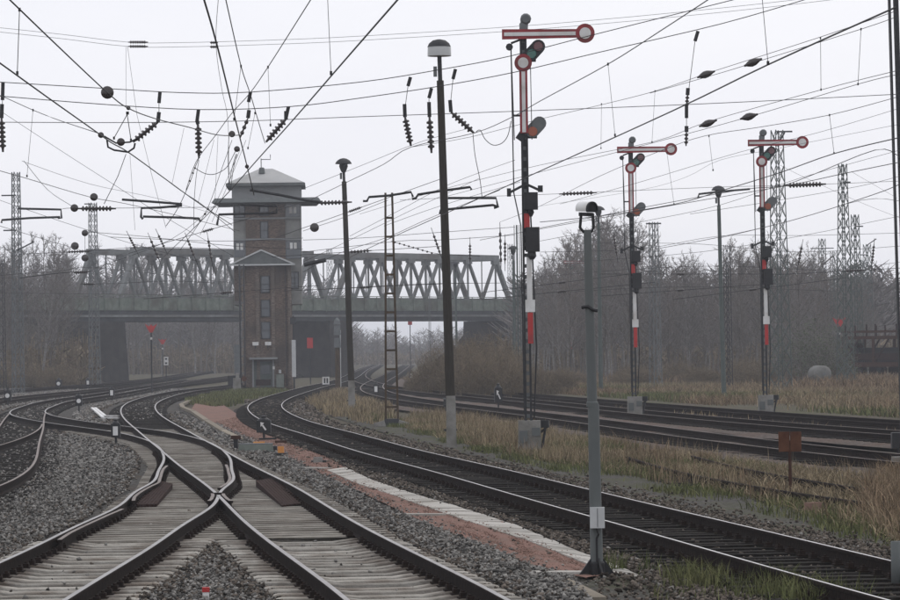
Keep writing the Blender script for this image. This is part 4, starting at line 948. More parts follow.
# lines towards the tower
f1 = owire('heavy contact wire falling from the top right of the tower to its left', [(400, -3, 5.7), (345, 60, 5.7), (293, 120, 5.7), (258, 159, 5.7), (225, 196, 5.7), (190, 232, 5.7), (160, 260, 5.7)], .0095)
dropper(f1, (327.5, -4), (331, 73), dep(73, 5.7), .0035)
f2 = owire('messenger wire meeting the span clamp above the tower from the upper right', [(313, -4, 7.3), (268, 67, 7.3), (250, 93, 7.3), (232, 113, 7.25), (215, 136, 7.1), (196, 162, 6.8), (186, 190, 6.5)], .008)
dropper(f2, (268, 67), (270.5, 125), dep(67, 7.3), .0035)
f3 = owire('heavy contact wire running steeply from the top left down to the tower roof', [(203, -4, 5.7), (217, 45, 5.7), (235, 118, 5.7), (247, 166, 5.7), (254, 195, 5.7)], .0095); ball(f3, 247, 166.5, dep(166, 5.7), .035)
f4 = owire('lighter messenger wire right of the steep contact wire above the tower', [(225, -4, 7.2), (241, 66, 7.2), (250, 93, 7.2), (258, 120, 7.1), (265, 143, 7.0)], .008)
dropper(f4, (241, 66), (234, 119), dep(66, 7.2), .004); dropper(f4, (255, 113), (248, 148), dep(113, 7.2), .004)
f5 = owire('thin wire hanging from the top edge left of the steep contact wires', [(218.5, -4, 7.6), (216, 45, 7.6), (222, 90, 7.6), (228, 122, 7.6), (229, 175, 7.6)], .0045)
f6 = owire('looped jumper cable hanging left of the tower roof', [(195, 168, 7), (205, 173.5, 7), (215, 174, 7), (226, 168, 7), (232, 158, 7), (236, 150, 7)], .009, 88); ball(f6, 237, 149, 88, .075); 
for xx, yy, x2, y2 in ((236, 154, 229, 186), (237, 154, 231, 186), (229, 133, 229, 184)): MB().tube([loc(f6, xx, yy, 88), loc(f6, (xx + x2) / 2 - 1, (yy + y2) / 2, 88), loc(f6, x2, y2, 88)], .009, 5).build('jumper', 'wire', f6, True)
f7 = owire('beaded wire dropping from the insulator left of the tower', [(199, 158, 7), (194, 170, 7), (190, 182, 7), (178, 208, 7), (166, 226, 7)], .009, 88)
for q in ((195, 168), (193, 173), (190, 181)): ball(f7, *q, 88, .025)
f8 = owire('stranded jumper beside the left wall of the tower', [(199, 160, 7), (196, 178, 7), (194, 205, 7), (194, 228, 7)], .007, 88)
f9 = owire('wire beaded with clips falling left of the tower towards the bridge', [(232, 140, 7), (222, 168, 7), (209, 205, 7), (196, 228, 7), (180, 250, 7)], .008, 100)
for q in ((208, 209), (205, 214)): ball(f9, *q, 100, .035)
f10 = owire('pair of droppers falling from the faint feeders left of the tower', [(126, 46, 9), (126, 80, 9), (126, 108, 9)], .004, 90)
MB().tube([loc(f10, 127.5, 46, 90), loc(f10, 137, 115, 90), loc(f10, 151, 172, 90), loc(f10, 166, 228, 90)], .0045, 4).build('wire', 'wire', f10); MB().tube([loc(f10, 126, 154, 90), loc(f10, 118, 176, 90), loc(f10, 104, 204, 90)], .009, 4).build('wire', 'wire', f10); MB().tube([loc(f10, 130, 155, 90), loc(f10, 135, 230, 90)], .004, 4).build('wire', 'wire', f10)
owire('thin wire left of the tower falling to the bridge rail', [(160, 175, 7), (180, 190, 7), (200, 203, 7), (217, 217, 7), (235, 232, 7)], .009, 100)
for i, (p, q) in enumerate((((214, 140), (198, 203)), ((218, 136), (215, 200)), ((184, 128), (172, 184)))):
    o = owire(('first', 'second', 'third')[i] + ' thin dropper left of the tower counting from its wall' if False else ['thin dropper falling left of the tower in front of its visor tip', 'thin dropper falling close to the left wall of the tower', 'thin dropper right of the insulator yoke'][i], [(*p, 7), (*q, 7)], .0045, 90)
# lines in the middle and right
g1 = owire('messenger wire from the top edge falling behind the nearest signal', [(712, -3, 7.2), (660, 31, 7.2), (608, 64, 7.2), (540, 101, 7.2), (512, 117, 7.2), (474, 133, 7.2), (411, 147, 7.1), (384, 164, 7.0), (345, 183, 6.9), (310, 200, 6.8)], .008)
dropper(g1, (608, 64), (615, 135), dep(64, 7.2), .0035)
g2 = owire('heavy contact wire from the right edge mast down past the camera', [(897, 6.5, 5.7), (768, 64.5, 5.7), (673, 110.5, 5.7), (540, 171, 5.7), (460, 207, 5.7), (395, 236, 5.7), (350, 257, 5.7)], .0095); dropper(g2, (762, -4), (768, 63), dep(63, 5.7), .0035)
g3 = owire('upper wire of the upper spindle insulator pair at right', [(897, 10.5, 9), (820, 37, 9), (720, 69, 9), (705, 74, 9), (655, 91, 9), (600, 105, 9), (540, 119, 9), (470, 137, 9), (411, 147, 9)], .007); spindle(g3, (697, 77.5), (715, 71), dep(74, 9), .085)
g4 = owire('lower wire of the upper spindle insulator pair at right', [(897, 16.5, 8.8), (861, 29, 8.8), (762, 60, 8.8), (720, 73, 8.8), (650, 93, 8.8)], .007); spindle(g4, (744, 66), (762, 58.5), dep(62, 8.8), .085)
g5 = owire('upper wire of the lower spindle insulator pair at right', [(897, 70.5, 8), (820, 90, 8), (708, 121.5, 8), (652, 142, 8), (540, 165, 8), (440, 190, 8), (360, 214, 8)], .007); spindle(g5, (699, 126.5), (717, 120), dep(123, 8), .085)
g6 = owire('lower wire of the lower spindle insulator pair at right', [(897, 74.5, 7.8), (858, 84, 7.8), (748, 117, 7.8), (652, 143, 7.8), (540, 172, 7.8), (440, 198, 7.8)], .007); spindle(g6, (740, 119), (758, 114), dep(117, 7.8), .085)
dropper(g3, (820.5, 38), (821, 89.5), dep(38, 9), .005); dropper(g4, (861, 29), (858, 84), dep(29, 8.8), .005); dropper(g3, (655, 91), (652, 142), dep(91, 9), .004); dropper(g3, (601.5, 104), (601, 148), dep(104, 9), .004)
g7 = owire('wire from the right edge falling behind the rightmost signal arm', [(897, 97, 7.5), (829, 115, 7.5), (760, 127, 7.5), (704, 136, 7.5), (660, 151, 7.5), (600, 176, 7.5), (540, 206, 7.5), (500, 222, 7.5)], .007); dropper(g7, (829.5, 115), (834, 153), dep(115, 7.5), .005); dropper(g7, (709, 136), (713, 170), dep(136, 7.5), .004)
g8 = owire('contact wire from the right edge mast running behind the rightmost signal', [(897, 138, 5.7), (834, 153.5, 5.7), (780, 172.5, 5.7), (720, 191, 5.7), (675, 204, 5.7), (600, 216, 5.7), (540, 222, 5.7)], .009); dropper(g8, (667, 153), (674, 204), dep(190, 6.5), .004)
g9 = owire('level wire with two long insulators crossing behind the signals', [(400, 200, 8), (470, 197, 8), (540, 194.5, 8), (610, 191.5, 8), (720, 187, 8), (800, 185, 8), (900, 181, 8)], .008, 130); insul(g9, (559, 194), (597, 192.5), 130, .075, 9); insul(g9, (785, 185.5), (826, 184), 130, .1, 10)
g10 = owire('wire from the right edge falling behind the middle lattice masts', [(897, 155, 6.5), (875, 150, 6.5), (812, 175, 6.5), (780, 186, 6.5), (740, 190, 6.5), (640, 208, 6.5), (540, 228, 6.5)], .009)
g11 = owire('lower wire falling from the right edge towards the slim lamp', [(900, 162, 6.0), (846, 173, 6.0), (790, 185, 6.0), (720, 197, 6.0), (600, 218, 6.0), (480, 240, 6.0)], .008)
g12 = owire('wire rising from the right wood to the lattice masts', [(900, 184, 6.2), (872, 195, 6.2), (793, 220, 6.2), (720, 237, 6.2), (650, 250, 6.2)], .010)
g13 = owire('level wire low over the right wood', [(540, 252, 7.4), (640, 249, 7.4), (720, 236, 7.4), (800, 235.5, 7.4), (900, 233, 7.4)], .011, 190)
g14 = owire('faint level wire against the right wood tree tops', [(540, 277, 6), (620, 270, 6), (720, 266, 6), (830, 270, 6), (900, 262, 6)], .012, 220)
g15 = owire('faint wire crossing the middle of the right wood', [(570, 292, 5.6), (640, 288, 5.6), (720, 287, 5.6), (830, 291, 5.6)], .012, 220)
g16 = owire('fine wire sloping between the middle signal and the slim lamp', [(900, 124, 8.5), (780, 148, 8.5), (720, 160, 8.5), (686, 177, 8.5), (640, 190, 8.5), (540, 206, 8.5)], .005)
g17 = owire('fine wire sloping from the right edge below the contact wire', [(900, 201, 6), (862, 200, 6), (790, 221, 6), (720, 238, 6)], .006)
g18 = owire('thin wire dropping from the lattice mast to the right edge', [(852, 172, 8), (897, 198, 8)], .006, 160); g19 = owire('thin slanting wire right of the rightmost signal mast', [(780, 165, 8), (806, 178, 8), (862, 203, 8), (900, 218, 8)], .006, 160)
for k, (lb, ps) in enumerate((('lowest level wire over the right bridge span', [(303, 240, 7), (360, 238, 7), (430, 233, 7), (515, 227, 7)]), ('second level wire over the right bridge span', [(303, 252, 7), (400, 241, 7), (440, 240, 7), (515, 235, 7)]), ('sloping wire ending at the ladder mast over the bridge', [(303, 272, 7), (340, 253, 7), (388, 237, 7), (430, 218, 7), (500, 190, 7)]), ('wire falling to the ball right of the tower', [(303, 231, 7), (315, 227, 7), (345, 217, 7), (388, 200, 7)]), ('beaded wire across the right bridge span', [(391, 241, 7), (415, 248, 7), (440, 254, 7), (480, 256, 7)]), ('level wire over the left bridge span', [(110, 237, 7), (180, 240, 7), (233, 241, 7), (303, 238, 7)]), ('second level wire over the left bridge span', [(90, 232, 7), (150, 237, 7), (233, 246, 7), (303, 249, 7)]), ('wire across the trusses of the right span', [(345, 288, 7), (420, 284, 7), (500, 283, 7)]))):
    o = owire(lb, ps, .010, 140)
    if k == 3: ball(o, 314.5, 227.5, 140, .18); insul(o, (317, 203), (352, 202), 140, .1, 8)
    if k == 4:
        for i in range(9): ball(o, 395 + i * 4.6, 242.2 + i * 1.35, 140, .04)
for i, (a_, b_) in enumerate((((158, 234), (165, 249)), ((208, 238), (212, 262)), ((433, 233), (441, 256)), ((500, 228), (501, 268)), ((505, 240), (505, 264)), ((470, 243), (470, 262)), ((802, 245), (798, 266)), ((874, 244), (872, 264)), ((614, 236), (617, 256)), ((129, 236), (136, 250)), ((150, 238), (160, 262)), ((187, 238), (195, 258)))):
    A_, B_ = P(*a_, 150), P(*b_, 150); o = rib(Vector((0, 0, 0)), B_ - A_, .06, 5).build('hanging_insulator', 'insulator_brown'); o.location = A_; v_ = (B_ - A_).normalized(); MB().tube([v_ * -.25, v_ * ((B_ - A_).length + .3)], .012, 4).build('hanger_rod', 'wire', o)
    tag(o, ['short dark insulator hanging over the left bridge end', 'dark insulator hanging just left of the tower over the bridge', 'dark insulator left of the nearest lamp post over the bridge', 'long thin insulator left of the nearest signal over the bridge end', 'short thin insulator right of the longer one by the nearest signal', 'dark insulator right of the nearest lamp post over the bridge', 'dark insulator hanging in front of the right wood', 'dark insulator hanging above the rusty wagon', 'dark insulator hanging left of the middle signal', 'first dark insulator from the left over the bridge top chord', 'second dark insulator from the left over the bridge top chord', 'third dark insulator from the left over the bridge top chord'][i], 'insulator', 'hanging insulators')
# steady arms of tube
def arms(label, d, *lines, r=.045):
    p0 = P(*lines[0][0], d); t = thing('steady_arm', label, 'steady arm', p0, 0, 'steady arms')
    for ln in lines: MB().tube([P(*q, d) - p0 for q in ln], r, 6).build('tube', 'black', t)
    return t
arms('tube arm on top of the ladder mast', 116.5, [(363, 201), (367, 201), (369, 197), (389, 195.5), (411, 192), (413, 197)]); arms('tube arm crossing the nearest lamp post', 112, [(412, 199), (416, 198), (418, 194.5), (440, 191), (470, 187), (471.5, 190)])
arms('double steady arm right of the nearest lamp post', 112, [(448, 198), (496, 198), (498, 207), (494, 208)], [(440, 214), (440.5, 210.5), (445, 209.5), (493, 205), (497, 206.5)])
arms('double steady arm beside the far left mast', 200, [(18, 208.5), (40, 209), (61, 209.5), (61.5, 218), (58, 218)], [(1.5, 223), (2, 220), (30, 218), (60, 217)], r=.07)
arms('double steady arm left of the tower', 130, [(122, 199.5), (150, 201.5), (182, 204)], [(143, 219), (141, 217), (141.5, 208), (160, 207.5), (182, 205.5)], [(143, 216.5), (180, 217.5), (199, 218.5), (200.5, 222)], r=.05)
arms('tube arm sloping across the visor of the tower', 140, [(250, 190), (280, 195), (305, 200), (322, 202.5)], r=.06); arms('steady arm in front of the upper tower windows', 140, [(217, 225), (219, 214.5), (250, 213.5), (274, 213), (276.5, 213), (277, 206), (240, 204.5)], r=.055)
arms('short tube arm right of the tower over the bridge', 150, [(304, 265), (312, 263), (326, 260)], r=.1); arms('thin steady arm in front of the right lamp and signal', 185, [(698, 198), (699, 194), (720, 191.5), (750, 189)], r=.06)
for i, (p, q, lb) in enumerate((((348, 212), (362, 207), 'short bar insulator right of the leaning lamp post'), ((348, 252), (372, 250.5), 'dark bar insulator on the bridge wire right of the lamp post'), ((202, 232), (214, 228.5), 'dark bar insulator in front of the tower wall'), ((558, 283), (566, 282), 'upper bar insulator beside the far semaphore'), ((557, 292), (567, 291), 'lower bar insulator beside the far semaphore'), ((676, 274), (685, 274), 'upper bar insulator against the right wood'), ((677, 290.5), (684, 290), 'lower bar insulator against the right wood'), ((749, 290), (757, 289), 'bar insulator beside the rightmost signal mast'), ((845, 271), (864, 270), 'dark bar insulator between the lattice masts over the wagon'), ((360, 287.5), (371, 287), 'bar insulator across the right bridge truss'), ((220, 293), (233, 292), 'bar insulator across the left bridge truss'))):
    A_, B_ = P(*p, 160), P(*q, 160); o = rib(Vector((0, 0, 0)), B_ - A_, .075, 6).build('bar_insulator', 'insulator_brown'); o.location = A_; v_ = (B_ - A_).normalized(); MB().tube([v_ * -3.5, v_ * 4.5], .013, 4).build('wire', 'wire', o); tag(o, lb, 'insulator', 'bar insulators')
for lb, ps, dd_ in (('fine wire rising from the middle signal to the top right corner', [(540, 241, 7), (640, 222, 7), (720, 205, 7), (800, 178, 7), (900, 150, 7)], 120), ('fine wire crossing above the rightmost lattice masts', [(690, 214, 7), (780, 200, 7), (860, 186, 7), (900, 176, 7)], 140), ('fine wire running low from the right edge to the far semaphore', [(900, 216, 7), (800, 236, 7), (700, 252, 7), (575, 262, 7)], 170), ('fine wire over the right wood tree tops', [(900, 246, 7), (800, 252, 7), (700, 244, 7), (600, 243, 7)], 190), ('fine wire between the leaning lamp and the nearest lamp', [(350, 236, 7), (400, 210, 7), (450, 184, 7), (515, 160, 7)], 120), ('fine wire from the ladder mast to the nearest signal', [(384, 226, 7), (440, 206, 7), (520, 182, 7)], 110), ('fine wire sloping above the bridge right of the tower', [(303, 262, 7), (350, 240, 7), (420, 206, 7), (480, 178, 7)], 130), ('fine wire left of the tower rising to the visor', [(95, 268, 7), (170, 240, 7), (215, 205, 7)], 130), ('fine wire sloping from the yoke to the bridge rail', [(-10, 104, 7), (60, 150, 7), (110, 182, 7), (160, 214, 7), (233, 256, 7)], 130), ('fine wire low over the bridge at left', [(-12, 196, 7), (60, 221, 7), (130, 243, 7), (200, 262, 7)], 150), ('fine wire steep beside the left tower wall', [(240, 150, 7), (222, 190, 7), (200, 235, 7)], 95), ('second fine wire steep beside the left tower wall', [(246, 140, 7), (232, 175, 7), (212, 222, 7)], 95), ('fine wire high between the lamp and the nearest signal', [(300, 190, 7), (360, 166, 7), (420, 142, 7), (470, 128, 7)], 110), ('fine wire crossing the upper right sky below the spindles', [(900, 108, 7), (820, 132, 7), (740, 152, 7), (640, 182, 7), (560, 204, 7)], 100)):
    owire(lb, ps, .006 * dd_ / 100, dd_)
jl = owire('looped jumper cable left of the nearest signal mast', [(475, 133, 7), (480, 130, 7), (485, 139, 7), (493, 145, 7), (502, 143, 7), (508, 135, 7), (511, 121, 7)], .010, 88)
owire('hanging jumper below the insulator right of the nearest lamp', [(473, 134, 7), (475, 155, 7), (480, 180, 7), (482, 197, 7)], .009, 88)

# ------------------------------------------------------------------ small things along the tracks
def lantern(label, px, py, h=.55, w=.24, arrow=False, disc=False, face='white_paint'):
    p = G(px, py, -.05); d = p.y; t = thing('point_lantern', label, 'point lantern', p, rnd.uniform(-.1, .1), 'point lanterns')
    MB().tube([(0, 0, 0), (0, 0, h * .4)], .035, 6).build('stem', 'black', t)
    MB().box((0, 0, h * .68), (w, w, h * .62)).build('housing', 'black', t)
    MB().lathe((0, 0, h * .98), (0, 0, 1), [(0, w * .45), (h * .06, w * .4), (h * .16, w * .18), (h * .2, w * .25), (h * .24, .02)], 10).build('chimney', 'black', t)
    y = -w / 2 - .012
    if arrow:
        a = MB(); a.bar((.07, y, h * .5), (-.03, y, h * .75), .012, .05, up=Vector((1, 0, .5))); a.add([(-.09, y, h * .9), (-.085, y, h * .66), (.02, y, h * .86), (-.09, y - .012, h * .9), (-.085, y - .012, h * .66), (.02, y - .012, h * .86)], [(0, 1, 2), (3, 4, 5), (0, 1, 4, 3), (1, 2, 5, 4), (2, 0, 3, 5)]); a.build('arrow', face, t)
    elif disc: MB().lathe((0, -w / 2, h * .68), (0, -1, 0), [(0, w * .34), (.015, w * .34)], 12).build('signal_face', face, t)
    else: MB().box((0, y, h * .66), (w * .55, .02, h * .42)).build('signal_face', face, t)
    return t
lantern('black point lantern with white slot between the left tracks in the ballast', 116, 445, .62, .26)
lantern('black lantern with white arrow beside the yellow point gear', 264, 440, .6, .42, True)
lantern('small round-faced lantern left of the white angled bars', 79, 412, .75, .3, disc=True); lantern('round-faced lantern at the far left edge of the yard', 8, 406, .8, .35, disc=True)
lantern('tiny lantern in front of the left bank', 59, 391, .8, .4, disc=True); lantern('tiny lantern below the left bridge abutment', 88, 388.5, .7, .35); lantern('small lantern left of the red triangle post', 112, 401, .7, .3); lantern('tiny lantern at the rightmost point under the bridge pier', 376, 398, .75, .3)
lantern('low lantern at the foot of the dark brush', 429, 382.5, .8, .35); lantern('dark lantern on the post by the nearest lamp', 411.5, 383, .9, .35); lantern('black lantern with round white face before the nearest signal', 498.5, 410, .95, .33, arrow=True)
# point machine group in front of the arrow lantern
def bxs(name, label, cat, px, py, size, mat, rz=.0, extra=()):
    t = thing(name, label, cat, G(px, py, -.06), rz)
    b = MB().box((0, 0, size[2] / 2), size, taper=.93).build('body', mat, t)
    for nm, c, s, m in extra: MB().box(c, s).build(nm, m, t)
    return t
bxs('point_machine', 'low grey-green point machine beside the track left of the yellow gear', 'point machine', 256, 452, (.95, .5, .2), 'grey_green_box', .05, [('lid', (0, 0, .212), (.9, .42, .03), 'steel_grey'), ('lug', (.5, 0, .1), (.12, .3, .1), 'black')])
bxs('counterweight', 'yellow point lever weight next to the arrow lantern', 'lever weight', 259, 446, (.32, .25, .12), 'orange_paint', .2, [('lever', (.25, 0, .2), (.5, .05, .05), 'black')])
bxs('counterweight', 'small orange lever weight right of the arrow lantern', 'lever weight', 281, 455, (.16, .15, .22), 'orange_paint', 0, [('lever', (0, 0, .34), (.3, .05, .06), 'rust'), ('foot', (0, 0, .03), (.35, .3, .05), 'black')])
bxs('signal_bell', 'small rusty bracket standing behind the grey-green point machine', 'bracket', 236, 450, (.12, .12, .3), 'black', 0, [('cap', (0, 0, .34), (.26, .2, .1), 'rust')])
bxs('rod_guide', 'pale little block on the red gravel right of the yellow gear', 'block', 318, 463, (.22, .2, .14), 'concrete', 0, [('foot', (.02, .05, .03), (.36, .2, .06), 'black')])
t = thing('point_rod_cover', 'white angled painted bars lying in the yard at left', 'painted bar', G(92, 413, 0))
for a_, b_ in (((92, 408), (103, 417.5)), ((103, 418), (119, 418)), ((103, 416), (119, 416)), ((95, 408), (105, 416))): MB().bar(G(*a_, .02) - t.location, G(*b_, .02) - t.location, .12, .06).build('bar', 'white_paint', t)
t = bxs('marker_post', 'short red and white marker post at the bottom edge', 'marker', 206, 602, (.07, .07, .11), 'white_paint', 0, [('red_cap', (0, 0, .13), (.075, .075, .05), 'red_paint')])
# rust coloured double sign in the dry grass
t = thing('sign_post', 'rust brown double plate on a thin post in the dry grass', 'sign', G(790.5, 496, -.15)); MB().tube([(0, 0, 0), (0, 0, 1.0)], .03, 6).build('post', 'rust', t)
MB().box((-.105, -.03, .98), (.2, .02, .36)).build('plate', 'rust_plate', t); MB().box((.105, -.045, .98), (.2, .02, .36)).build('plate', 'rust_plate', t)
post('marker_tube', 'grey capped tube in the bottom right corner', 'post', 897, 37.6, .55, .06, 'galvanised', z0=-.1)
t = thing('track_box', 'black box on a stake at the right edge', 'box', G(898, 455, -.1)); MB().box((0, 0, .35), (.3, .3, .38)).build('housing', 'black', t); MB().tube([(0, 0, 0), (0, 0, .2)], .04, 6).build('stake', 'black', t)
bxs('broken_brick', 'orange brick lying at the edge of the grass at right', 'brick', 813, 510, (.26, .16, .12), 'stone_red', .6)
bxs('cable_box', 'grey cable box on the ground left of the nearest lamp foot', 'box', 447, 411, (.3, .3, .5), 'steel_dark', 0, [('lid', (0, 0, .53), (.34, .34, .05), 'steel_grey')])
# red triangular target boards on posts
def target(label, px, base_d, ztop, w, posth=None):
    p = at(px, base_d, -.2); t = thing('target_board', label, 'target board', p, 0, 'red target boards')
    MB().tube([(0, 0, 0), (0, 0, ztop)], .05, 6).build('post', 'steel_dark', t)
    m = MB(); m.prism([(-w / 2, ztop + .25), (-w * .16, ztop + .05), (0, ztop + .2), (w * .16, ztop + .05), (w / 2, ztop + .25), (w * .12, ztop - w * .42), (-w * .12, ztop - w * .42)], -.09, -.06); m.build('red_board', 'red_paint', t)
    MB().box((0, -.08, ztop - w * .9), (.14, .03, .16)).build('white_tag', 'white_paint', t); return t
target('red winged board on a tall post in front of the left abutment', 152, 238, 4.6, .85); target('tiny red winged board under the left bridge span', 163, 400, 4.3, 1.0); target('red winged board on a post beside the grey tank', 840, 255, 4.5, 1.0)
for px, py, d, lb in ((410, 322, 420, 'tiny red board with white dot under the right bridge span'), (310, 343, 300, 'red board beside the bridge pier right of the tower')):
    p = P(px, py, d); t = thing('red_board', lb, 'board', (p.x, p.y, -.2)); MB().tube([(0, 0, 0), (0, 0, p.z + .2)], .05, 6).build('post', 'steel_dark', t); MB().box((0, -.07, p.z + .2), (.5, .04, .9 if px < 400 else .7)).build('plate', 'red_paint', t)
    if px > 400: MB().lathe((0, -.092, p.z + .35), (0, -1, 0), [(0, .12), (.02, .12)], 10).build('dot', 'white_paint', t)
p = P(166, 351, 330); t = thing('number_board', 'white number board under the left bridge span', 'board', (p.x, p.y, -.2)); MB().tube([(0, 0, 0), (0, 0, 2.5)], .05, 6).build('post', 'steel_dark', t); MB().box((0, -.07, 2.1), (.42, .04, .8)).build('plate', 'white_paint', t)
for z in (1.9, 2.3): MB().box((0, -.1, z), (.2, .02, .16)).build('window', 'steel_dark', t)
t = thing('track_sign', 'square white framed sign low beside the curve right of the tower', 'sign', G(326, 389, -.1)); MB().tube([(0, 0, 0), (0, 0, .5)], .04, 6).build('post', 'steel_dark', t); MB().box((0, -.05, .6), (.5, .03, .55)).build('plate', 'white_paint', t); MB().box((-.09, -.075, .6), (.1, .02, .36)).build('mark', 'black', t); MB().box((.1, -.075, .6), (.1, .02, .36)).build('mark', 'black', t)
t = thing('signal_column', 'stubby dark signal column with lamp heads right of the tower', 'signal', at(338, 250, -.2)); MB().tube([(0, 0, 0), (0, 0, 3.2)], [.2, .16], 8).build('column', 'mast_brown', t)
for z in (3.4, 4.3): MB().box((0, 0, z), (.5, .4, .7), taper=.85).build('lamp_head', 'steel_grey', t); 
MB().lathe((0, 0, 4.7), (0, 0, 1), [(0, .25), (.3, .2), (.5, .05)], 10).build('cap', 'steel_grey', t); MB().tube([(.2, 0, 0), (.22, 0, 4.3)], .04, 5).build('pipe', 'board_grey', t)
t = thing('relay_cabinet', 'dark relay cabinet at the left foot of the tower', 'cabinet', at(232, 258, -.2)); MB().box((0, 0, .75), (.55, .4, .7)).build('body', 'black', t); MB().tube([(0, 0, 0), (0, 0, .45)], .05, 6).build('leg', 'steel_dark', t)
bxs('stone_stump', 'pale jagged concrete stump beside the relay cabinet', 'stump', 237, 391, (.5, .35, .9), 'concrete', .3, [('spike', (.05, 0, 1.0), (.18, .15, .5), 'concrete')])
# tank and wagon on the right
t = thing('storage_tank', 'pale round tank lying among the reeds before the green bush', 'tank', at(820, 240, -.2), .15)
tk = MB().lathe((0, -1.2, .75), (0, 1, 0), [(0, .05), (.05, .35), (.15, .52), (.35, .6), (2.2, .6), (2.45, .45), (2.5, .05)], 20); tk.build('shell', 'tank_grey', t, True); MB().lathe((0, -1.22, .75), (0, -1, 0), [(0, .12), (.03, .12)], 10).build('cap', 'steel_grey', t); MB().box((0, 0, .08), (1.2, 1.8, .3)).build('saddle', 'concrete', t)
wg0 = at(853, 262, .0); wg = thing('freight_wagon', 'rusty brown double-deck open car wagon at the right edge', 'wagon', (wg0.x, wg0.y, 0), -.75)
WL = 14.0
def wp(name, c, s, m='rust_dark'): return MB().box(c, s).build(name, m, wg)
wp('frame', (WL / 2, 0, 1.05), (WL, 2.8, .34), 'rust'); wp('upper_deck', (WL / 2, 0, 3.05), (WL, 2.7, .24), 'rust')
for i in range(5):
    for s in (-1, 1): wp('side_board', (1.52 + i * 2.74, s * 1.3, 1.62), (2.5, .05, .5))
wp('dark_interior', (WL / 2, .5, 1.75), (WL - .4, .08, 1.1), 'black'); wp('end_wall', (.05, 0, 1.9), (.08, 2.5, 1.5)); wp('under_tank', (WL / 2, 0, .65), (3.2, 1.6, .5), 'black')  # the black lengthwise panel is added as the shaded interior of the lower deck
for i in range(6):
    for s in (-1, 1):
        x = .15 + i * (WL - .3) / 5; wp('stanchion', (x, s * 1.33, 2.05), (.18, .14, 1.9), 'rust'); wp('stake', (x + 1.1, s * 1.33, 3.55), (.09, .09, .8)); wp('stake', (x + .2, s * 1.33, 3.6), (.09, .09, .9))
for i in range(5):
    for s in (-1, 1): MB().bar((.25 + i * 2.74, s * 1.33, 1.2), (.25 + i * 2.74 + 1.3, s * 1.33, 2.95), .08, .1).build('brace', 'rust_dark', wg)
for s in (-1, 1): wp('side_rail', (WL / 2, s * 1.36, 3.5), (WL, .07, .16), 'rust'); wp('side_rail', (WL / 2, s * 1.36, 1.5), (WL, .05, .14), 'rust_dark')
for x in (1.4, 3.2, WL - 3.2, WL - 1.4):
    for s in (-1, 1): MB().lathe((x, s * .72, .62), (0, s, 0), [(0, .46), (.03, .49), (.05, .45), (.13, .45)], 18).build('wheel', 'rust_dark', wg); wp('axle_box', (x, s * 1.0, .62), (.4, .25, .35), 'black')
for s in (-1, 1): MB().lathe((0, s * .87, 1.05), (-1, 0, 0), [(0, .1), (.4, .1), (.42, .22), (.48, .22)], 12).build('buffer', 'black', wg)

# ------------------------------------------------------------------ bare trees
def ribbons(segs, name, mat, parent):
    a = np.array([s[0] for s in segs]); b = np.array([s[1] for s in segs]); w = np.array([s[2] for s in segs])[:, None]
    d = b - a; r = NPR.normal(size=d.shape); x = np.cross(d, r); x /= np.linalg.norm(x, axis=1, keepdims=True) + 1e-9
    V = np.stack([a - x * w, a + x * w, b + x * w * .35, b - x * w * .35], 1).reshape(-1, 3); F_ = np.arange(len(segs) * 4).reshape(-1, 4)
    return fast_mesh(name, V, F_, mat, parent)
def bare_tree(seed, h, spread, label, group, bark='bark', twig='twig', slim=1.0, up=.6, dense=1.0):
    q = random.Random(seed); t = thing('bare_tree', label, 'tree', (0, 0, 0), 0, group); tm = MB()
    pts = [Vector((0, 0, -.3))]; n = 7; lean = Vector((q.uniform(-.08, .08), q.uniform(-.08, .08), 0))
    for i in range(1, n + 1): pts.append(Vector((lean.x * h * i / n + q.uniform(-.12, .12), lean.y * h * i / n + q.uniform(-.12, .12), h * i / n)))
    r0 = h * .0085 * slim; tm.tube(pts, [r0 * (1 - .9 * i / n) + .008 for i in range(n + 1)], 6)
    segs = []
    def on(z): 
        f = max(0, min(z / h * n, n - 1e-3)); i = int(f); return pts[i].lerp(pts[i + 1], f - i)
    nb = int(34 * dense)
    for i in range(nb):
        z = h * (.2 + .78 * (i + q.random()) / nb); o = on(z); a = q.uniform(0, 6.283); ln = spread * (1 - (z / h) ** 2 * .75) * q.uniform(.6, 1.15)
        dr = Vector((math.cos(a), math.sin(a), up + q.uniform(-.1, .7))).normalized(); e = o + dr * ln + Vector((0, 0, ln * .15)); mid = o.lerp(e, .5) + Vector((q.uniform(-.1, .1), q.uniform(-.1, .1), -.05 * ln))
        tm.tube([o, mid, e], [.012 + .012 * ln, .012 + .006 * ln, .006], 4, cap=False)
        for k in range(int(9 * dense)):
            u = .2 + .8 * q.random(); s = (o.lerp(mid, u * 2) if u < .5 else mid.lerp(e, u * 2 - 1)); v = Vector((q.uniform(-1, 1), q.uniform(-1, 1), q.uniform(-.2, 1.3))).normalized(); l2 = ln * q.uniform(.2, .5); e2 = s + (v + dr * .6).normalized() * l2; segs.append((tuple(s), tuple(e2), .014))
            for m in range(5):
                s3 = s.lerp(e2, q.uniform(.25, 1)); v3 = (v + Vector((q.uniform(-1, 1), q.uniform(-1, 1), q.uniform(-.6, 1)))).normalized(); segs.append((tuple(s3), tuple(s3 + v3 * l2 * q.uniform(.3, .7)), .010))
    tm.build('trunk', bark, t, True); ribbons(segs, 'crown', twig, t); return t
RW, LW, FWD = 'trees of the right wood', 'trees of the left wood', 'misty trees behind the bridge'
